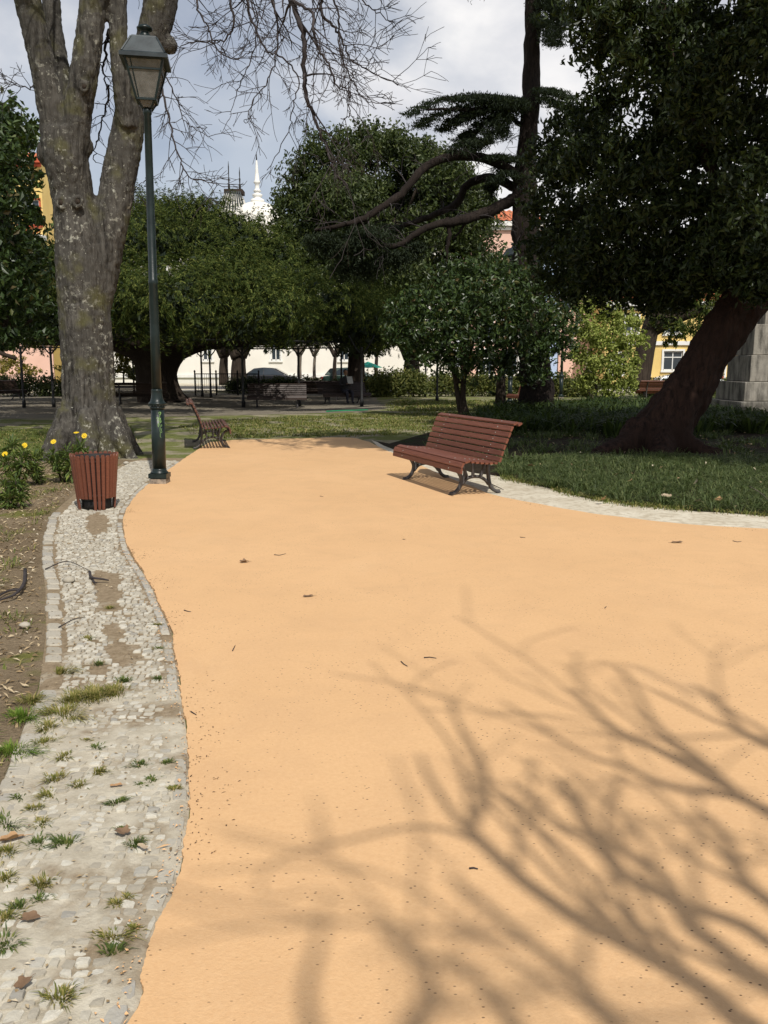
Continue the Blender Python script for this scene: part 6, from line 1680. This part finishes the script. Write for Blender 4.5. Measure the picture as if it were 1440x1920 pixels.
# ------------------------------------------------------------------ cars
def car(label, px, Y, paint, rz=0.0, z=.02, hatch=False):
    x = wp(px, 700, Y)[0]
    o = tag(empty('parked_car', (x, Y, z), rz), label, 'car', 'cars parked along the street')
    L_, w = 4.4, 1.72
    low = [(-2.2, .35), (-2.18, .62), (-2.05, .86), (-1.5, .93), (1.05, .93), (1.75, .84), (2.12, .70), (2.2, .5), (2.18, .28), (-2.1, .25)]
    top = [(-1.75 if not hatch else -2.0, .92), (-1.05 if not hatch else -1.6, 1.38), (-.45, 1.44), (.25, 1.40), (1.12, .92)]
    def ext(mb, prof, hw0, hw1, zlo, zhi, mi=0):
        n = len(prof)
        V_ = []
        for s in (-1, 1):
            for a, c in prof:
                t_ = min(1, max(0, (c - zlo) / (zhi - zlo))); V_.append((a, s * (hw0 + (hw1 - hw0) * t_), c))
        F_ = [(i, (i + 1) % n, n + (i + 1) % n, n + i) for i in range(n)] + [tuple(range(n - 1, -1, -1)), tuple(range(n, 2 * n))]
        mb.add(V_, F_, mi)
    mb = MB(); ext(mb, low, w / 2, w / 2 - .06, .25, .95); ext(mb, top, w / 2 - .06, w / 2 - .26, .92, 1.44)
    body = mb.build('body', paint, o)
    bv = body.modifiers.new('round', 'BEVEL'); bv.width = .05; bv.segments = 2
    for s in (-1, 1):
        for quad in ([(-1.45, .95), (-.98, 1.33), (-.42, 1.38), (-.42, .95)], [(-.36, .95), (-.36, 1.38), (.22, 1.34), (.88, .95)]):
            g_ = MB(); V_ = []
            for a, c in quad:
                t_ = (c - .92) / .52; V_.append((a, s * (w / 2 - .06 - .2 * t_ + .012), c))
            g_.add(V_ + [(p[0], p[1] - s * .01, p[2]) for p in V_], [(0, 1, 2, 3), (7, 6, 5, 4), (0, 4, 5, 1), (1, 5, 6, 2), (2, 6, 7, 3), (3, 7, 4, 0)]); g_.build('side_window', M['glass'], o)
    g_ = MB(); g_.add([(1.08, -.68, .97), (1.08, .68, .97), (.32, .58, 1.385), (.32, -.58, 1.385), (1.10, -.68, .99), (1.10, .68, .99), (.34, .58, 1.405), (.34, -.58, 1.405)], [(4, 5, 6, 7), (3, 2, 1, 0), (0, 1, 5, 4), (1, 2, 6, 5), (2, 3, 7, 6), (3, 0, 4, 7)]); g_.build('windscreen', M['glass'], o)
    for s in (-1, 1):
        h_ = MB(); h_.box((2.12, s * .62, .66), (.12, .34, .13)); h_.build('headlight', M['white_trim'], o)
        h_ = MB(); h_.box((-2.13, s * .66, .74), (.12, .28, .16)); h_.build('tail_light', M['tail'], o)
        for xx in (-1.32, 1.36):
            wb_ = MB(); wb_.tube([(xx, s * (w / 2 - .2), .31), (xx, s * (w / 2 + .005), .31)], .31, 18, ref=(1, 0, 0)); wh = wb_.build('wheel', M['rubber'], o)
            rb2 = MB(); rb2.tube([(xx, s * (w / 2 - .05), .31), (xx, s * (w / 2 + .015), .31)], .19, 14, ref=(1, 0, 0)); rb2.build('rim', M['zinc'], wh)
    return o
M['tail'] = simple('tail_lamp_red', (.5, .02, .03), None, 5, .3, 0); M['rubber'] = simple('rubber', (.02, .02, .02), None, 5, .8, 0)
def paint(name, c):
    m, t, b = new_mat(name); b.inputs['Base Color'].default_value = (*c, 1); b.inputs['Roughness'].default_value = .3; b.inputs['Coat Weight'].default_value = .6; b.inputs['Metallic'].default_value = .2
    return m
M['car_dark'] = paint('dark_grey_paint', (.016, .017, .021)); M['car_green'] = paint('green_black_paint', (.02, .045, .035)); M['car_white'] = paint('white_paint', (.75, .76, .77))
car('dark grey saloon car parked beyond the shaded hedge', 508, 59, M['car_dark'])
car('dark green car with red tail lights beyond the thick trunk', 664, 59.5, M['car_green'], math.pi * 0, hatch=True)
car('white car parked in front of the low yellow house', 1290, 61, M['car_white'], math.pi)

# green sun umbrella by the cars
ux = wp(690, 700, 57)[0]
um = tag(empty('sun_umbrella', (ux, 57, .1)), 'turquoise sun umbrella beside the dark green car', 'umbrella')
mb = MB(); n = 8
V_ = [(0, 0, 1.75)] + [(1.0 * math.cos(a), 1.0 * math.sin(a), 1.35 + .02 * (i % 2)) for i, a in enumerate(np.linspace(0, 2 * math.pi, 17)[:-1])]
mb.add(V_ + [(p[0], p[1], p[2] - .015) for p in V_], [(0, i, i % 16 + 1) for i in range(1, 17)] + [(17, 17 + i % 16 + 1, 17 + i) for i in range(1, 17)])
mb.build('canopy', simple('turquoise_cloth', (.05, .42, .30), None, 4, .8, 0), um)
mb = MB(); mb.lathe([(.15, 0), (.15, .05), (.02, .06), (.02, 1.74)], 8); mb.build('pole', M['zinc'], um)

# ------------------------------------------------------------------ iron railing near the cypress
ry = 46.5
rl = tag(empty('iron_railing', (wp(365, 700, ry)[0], ry, 0)), 'low black iron railing behind the cypress trunk', 'railing')
rw = wp(485, 700, ry)[0] - wp(365, 700, ry)[0]
for z in (.25, 1.15):
    mb = MB(); mb.bar((0, 0, z), (rw, 0, z), .05, .05); mb.build('rail', M['black_iron'], rl)
for i in range(4):
    mb = MB(); mb.lathe([(.04, 0), (.04, 1.25), (.06, 1.28), (.01, 1.36)], 8, (rw * i / 3, 0, 0)); mb.build('post', M['black_iron'], rl)
mb = MB()
for i in range(30):
    mb = MB(); mb.tube([(rw * (i + .5) / 30, 0, .25), (rw * (i + .5) / 30, 0, 1.15)], .010, 5); mb.build('baluster', M['black_iron'], rl)
# low pergola rail by the far trees: timber trellis
# ------------------------------------------------------------------ seated reader
pb = gp(648, 757)
per = tag(empty('person', (pb[0], pb[1] - .02, 0), .5), 'person in dark clothes sitting on a shaded bench holding white paper', 'person')
def skin_body(name, joints, edges, mat, parent):
    me = bpy.data.meshes.new(name)
    me.from_pydata([j[:3] for j in joints], edges, [])
    o = link(name, me, parent)
    md = o.modifiers.new('skin', 'SKIN')
    for i, j in enumerate(joints):
        me.skin_vertices[0].data[i].radius = (j[3], j[4] if len(j) > 4 else j[3])
    me.skin_vertices[0].data[0].use_root = True
    sb = o.modifiers.new('sub', 'SUBSURF'); sb.levels = 2; sb.render_levels = 2
    for m_ in (mat if isinstance(mat, list) else [mat]): me.materials.append(m_)
    return o
m, t, b = new_mat('person_skin_and_clothes')
v = coords(t); sx = t.nodes.new('ShaderNodeSeparateXYZ'); t.links.new(v, sx.inputs[0])
cz = ramp(t, sx.outputs[2], [(.0, (.03, .025, .02)), (.10, (.03, .03, .04)), (.60, (.03, .03, .045)), (.62, (.025, .025, .028)), (1.0, (.025, .025, .028))])
t.links.new(cz, b.inputs['Base Color']); b.inputs['Roughness'].default_value = .9
M['clothes'] = m
M['skin'] = simple('skin', (.42, .25, .17), (.36, .2, .13), 8, .6, 0)
J = [(0, .05, .50, .15, .12), (0, .08, .75, .15, .11), (0, .06, 1.0, .16, .10), (0, .03, 1.10, .06), (0, .01, 1.17, .055),
     (-.18, .05, 1.02, .06), (-.24, .0, .78, .048), (-.10, -.24, .80, .036), (-.07, -.30, .83, .03), (.18, .05, 1.02, .06), (.24, .0, .78, .048), (.10, -.24, .80, .036), (.07, -.30, .83, .03),
     (-.10, .0, .50, .09), (-.12, -.40, .50, .07), (-.12, -.42, .10, .05), (-.12, -.54, .045, .04), (.10, .0, .50, .09), (.12, -.40, .50, .07), (.12, -.42, .10, .05), (.12, -.54, .045, .04)]
Ed = [(0, 1), (1, 2), (2, 3), (3, 4), (2, 5), (5, 6), (6, 7), (7, 8), (2, 9), (9, 10), (10, 11), (11, 12), (0, 13), (13, 14), (14, 15), (15, 16), (0, 17), (17, 18), (18, 19), (19, 20)]
skin_body('body', J, Ed, M['clothes'], per)
mb = MB()
hd = [(0.001, -.13), (.045, -.12), (.062, -.07), (.075, 0), (.082, .05), (.07, .10), (.04, .13), (.001, .14)]
mb.lathe(hd, 16, (0, -.02, 1.29))
mb.tube([(0, -.085, 1.31), (0, -.112, 1.275), (0, -.09, 1.265)], [.008, .014, .008], 6)
for s in (-1, 1): mb.tube([(s * .08, -.01, 1.31), (s * .09, 0, 1.29), (s * .08, -.005, 1.265)], [.01, .014, .008], 6)
mb.build('head', M['skin'], per)
mb = MB(); mb.lathe([(.088, .02), (.09, .06), (.078, .11), (.045, .142), (.001, .152)], 16, (0, -.005, 1.29)); mb.build('hair', M['liner'], per)
for s in (-1, 1):
    mb = MB(); hp = np.array([s * .06, -.32, .84])
    mb.tube([hp + np.array([0, .05, -.01]), hp, hp + np.array([0, -.05, .01])], [.028, .038, .034], 8, sq=(1, .5))
    for k_ in range(4): mb.tube([hp + np.array([(k_ - 1.5) * .018, -.05, .01]), hp + np.array([(k_ - 1.5) * .019 - s * .01, -.09, .02 + .004 * k_]), hp + np.array([(k_ - 1.5) * .017 - s * .03, -.105, .045])], [.009, .009, .006], 5)
    mb.tube([hp + np.array([-s * .03, -.01, .005]), hp + np.array([-s * .055, -.045, .03]), hp + np.array([-s * .05, -.07, .05])], [.011, .010, .007], 5)
    mb.build('hand', M['skin'], per)
pp_ = MB(); pp_.box((0, 0, 0), (.25, .006, .31)); pap = pp_.build('newspaper', simple('white_paper', (.6, .6, .58), None, 8, .9, 0))
pap.location = (pb[0] + math.sin(.5) * .43, pb[1] - .02 - math.cos(.5) * .43, 1.0); pap.rotation_euler = (R(-22), 0, .5)
tag(pap, 'white paper held up by the seated reader', 'paper')

# garden hose across the square
hz = [gp(a, b2) for a, b2 in ((612, 773), (640, 771.5), (665, 771), (690, 770))]
mb = MB(); mb.tube(cr([(p[0], p[1], .03) for p in hz], 8), .022, 6)
tag(mb.build('garden_hose', simple('green_hose', (.03, .30, .13), None, 5, .5, 0)), 'green garden hose lying across the thin grass', 'hose')

# ------------------------------------------------------------------ fallen leaves, sticks, pebbles
M['leaf_brown'] = simple('dry_brown_leaf', (.24, .15, .085), (.14, .085, .05), 25, .8, .3, 60)
M['leaf_tan'] = simple('dry_tan_leaf', (.46, .28, .14), (.34, .19, .09), 25, .8, .3, 60)
M['leaf_pale'] = simple('dry_pale_leaf', (.50, .40, .28), (.38, .29, .19), 25, .8, .3, 60)
def fallen(px, py, size, mt, label, lobed=True, rz=0.0, curl=.3, z=.02, tilt=0.0):
    g = gp(px, py, z); rs = random.Random(int(px * 7 + py)); mb = MB()
    n = 22; V_ = [(0, 0, size * .02)]
    for i in range(n):
        a = 2 * math.pi * i / n
        r_ = size * .5 * ((.62 + .38 * abs(math.cos(2.5 * a))) if lobed else (1.0 if abs(math.cos(a)) > .6 else .62)) * rs.uniform(.9, 1.1)
        x, y = r_ * math.cos(a), r_ * math.sin(a) * (.9 if lobed else .62)
        V_.append((x, y, size * .03 + curl * (y * y) / size * 1.6 + rs.uniform(0, .05) * size + abs(x) * .08))
    F_ = [(0, i, i % n + 1) for i in range(1, n + 1)]
    mb.add(V_, F_, 0, True)
    mb.tube([(size * .42, 0, size * .05), (size * .65, size * .04, size * .04), (size * .85, 0, size * .02)], [size * .02, size * .015, size * .01], 5)
    o = mb.build('fallen_leaf', M[mt]); o.location = (g[0], g[1], z + .004); o.rotation_euler = (tilt, 0, rz)
    return tag(o, label, 'leaf', 'fallen leaves')
fallen(458, 1055, .075, 'leaf_brown', 'dark curled leaf on the path level with the top of the cobbled strip', True, .4, .9)
fallen(578, 1119, .07, 'leaf_brown', 'grey brown leaf on the open path below the dark curled one', False, .3, .3)
fallen(1270, 1018, .10, 'leaf_brown', 'oval brown leaf with stalk on the path below the pale edging', False, math.pi + .05, .3)
fallen(1130, 938, .13, 'leaf_tan', 'orange brown lobed leaf at the edge of the grass nearest the bench', True, .9, .5, .06, -.6)
fallen(1250, 931, .14, 'leaf_pale', 'pale beige leaf standing up in the grass', False, 2.2, .5, .09, -.5)
fallen(1308, 942, .10, 'leaf_pale', 'dull beige leaf in the grass below the pale one', True, .2, .6, .06, -.5)
fallen(1347, 938, .11, 'leaf_tan', 'tan leaf in the grass beyond the pale leaves', True, 2.2, .5, .07, -.4)
fallen(1306, 905, .11, 'leaf_pale', 'brown upright leaf at the edge of the shade on the lawn', True, 1.4, .5, .10, -1.0)
fallen(1182, 902, .08, 'leaf_tan', 'small tan leaf deep in the grass at the edge of the shade', True, 1.4, .5, .10, -.5)
fallen(994, 874, .10, 'leaf_tan', 'orange leaf in the grass just behind the bench end', True, .4, .5, .10, -.5)
fallen(1292, 950, .08, 'leaf_tan', 'small orange leaf lying where grass meets the edging', False, .1, .3, .03)
fallen(20, 1577, .085, 'leaf_tan', 'red brown lobed leaf beside a tuft at the frame border', True, .5, .6, .02, -.3)
fallen(230, 1563, .06, 'leaf_brown', 'grey brown curled leaf by a green tuft on the cobbles', True, 2.4, .6, .02)
fallen(268, 1590, .045, 'leaf_pale', 'narrow pale leaf caught in a green tuft on the cobbles', False, -.7, .4, .03)
fallen(57, 1725, .06, 'leaf_brown', 'dark grey leaf among small stones on the cobbles', True, .2, .5, .02)
fallen(218, 1475, .045, 'leaf_tan', 'small tan leaf below a green tuft on the cobbles', False, .3, .5, .02)
fallen(45, 1848, .05, 'leaf_brown', 'small torn dark leaf low on the dusty cobbles', True, 1.2, .8, .02)
def stick(pts, r_, label, mt='twig', z=.03, kids=()):
    P = [gp(a, b2, z) for a, b2 in pts]; c = sum(P) / len(P); mb = MB()
    mb.tube(cr([p - c + np.array([0, 0, z * (.0 if i in (0, len(P) - 1) else .5)]) for i, p in enumerate(P)], 5), [r_, r_ * .8, r_ * .45], 7)
    for kp in kids:
        Q = [gp(a, b2, z) - c for a, b2 in kp]; mb.tube(cr(Q, 4), [r_ * .7, r_ * .35], 6)
    o = mb.build('stick', M[mt]); o.location = (c[0], c[1], 0 + c[2] * 0 + z)
    for v_ in o.data.vertices: pass
    return tag(o, label, 'stick', 'fallen sticks')
stick([(168, 1072), (172, 1086), (190, 1089), (204, 1088)], .011, 'short forked dark stick lying across the cobbled strip', kids=[[(172, 1084), (178, 1092), (182, 1093)]])
stick([(47, 1068), (45, 1098), (28, 1118), (0, 1125)], .014, 'thick curved dark stick in the planting bed', kids=[[(40, 1105), (15, 1108), (-10, 1122)]])
stick([(85, 1067), (125, 1056), (165, 1068)], .005, 'thin long twig reaching over the kerb stones')
stick([(110, 1176), (140, 1165), (160, 1158)], .004, 'thin twig lying low on the cobbled strip')
stick([(1405, 912), (1425, 930), (1445, 942)], .006, 'thin pale twig sticking out of the shaded lawn', 'pale_bark', .08)
stick([(922, 908), (932, 914), (944, 918)], .007, 'short twig on the pale edging beside the bench foot', 'dark_bark', .02)
tw_l = [[(436, 1220), (441, 1210)], [(752, 1240), (757, 1245), (764, 1249)], [(795, 1233), (806, 1232), (818, 1234)], [(514, 1040), (524, 1041), (536, 1038)], [(345, 1144), (352, 1146), (358, 1147)], [(880, 1628), (888, 1627), (896, 1629)], [(358, 1334), (368, 1340)], [(1374, 1014), (1382, 1016), (1390, 1015)], [(975, 1007), (985, 1008)], [(600, 930), (606, 931)], [(755, 1011), (760, 1011)], [(1134, 1140), (1137, 1137)]]
for ti, pts in enumerate(sorted(tw_l, key=lambda q: -q[0][1])):
    P = [gp(a, b2, .024) for a, b2 in pts]; c = sum(P) / len(P); mb = MB(); mb.tube([p - c for p in P], [.0032, .0026, .0018], 5)
    o = mb.build('twig', M['twig']); o.location = tuple(c); tag(o, 'tiny dark twig on the orange path, ' + ORD[ti] + ' counting away from the camera', 'twig', 'tiny twigs on the path')
pebs = [(237, 872, .05, 'pale stone at the foot of the forked tree'), (130, 1095, .05, 'loose pale stone resting on the cobbles near the forked stick'), (47, 1180, .035, 'white chip of stone in the planting bed by the kerb'), (262, 880, .03, 'small pale stone between the forked tree and the lamp post')]
for a, b2, r_, lb_ in pebs:
    g = gp(a, b2); mb = MB(); rs = random.Random(a)
    mb.lathe([(.001, 0), (r_ * .8, .1 * r_), (r_, .4 * r_), (r_ * .8, .75 * r_), (r_ * .35, .95 * r_), (.001, r_)], 9)
    mb.v = [(x * rs.uniform(.85, 1.15), y * rs.uniform(.7, 1.0), z) for x, y, z in mb.v]
    o = mb.build('stone', M['kerbstone']); o.location = (g[0], g[1], .012); tag(o, lb_, 'stone', 'loose stones')
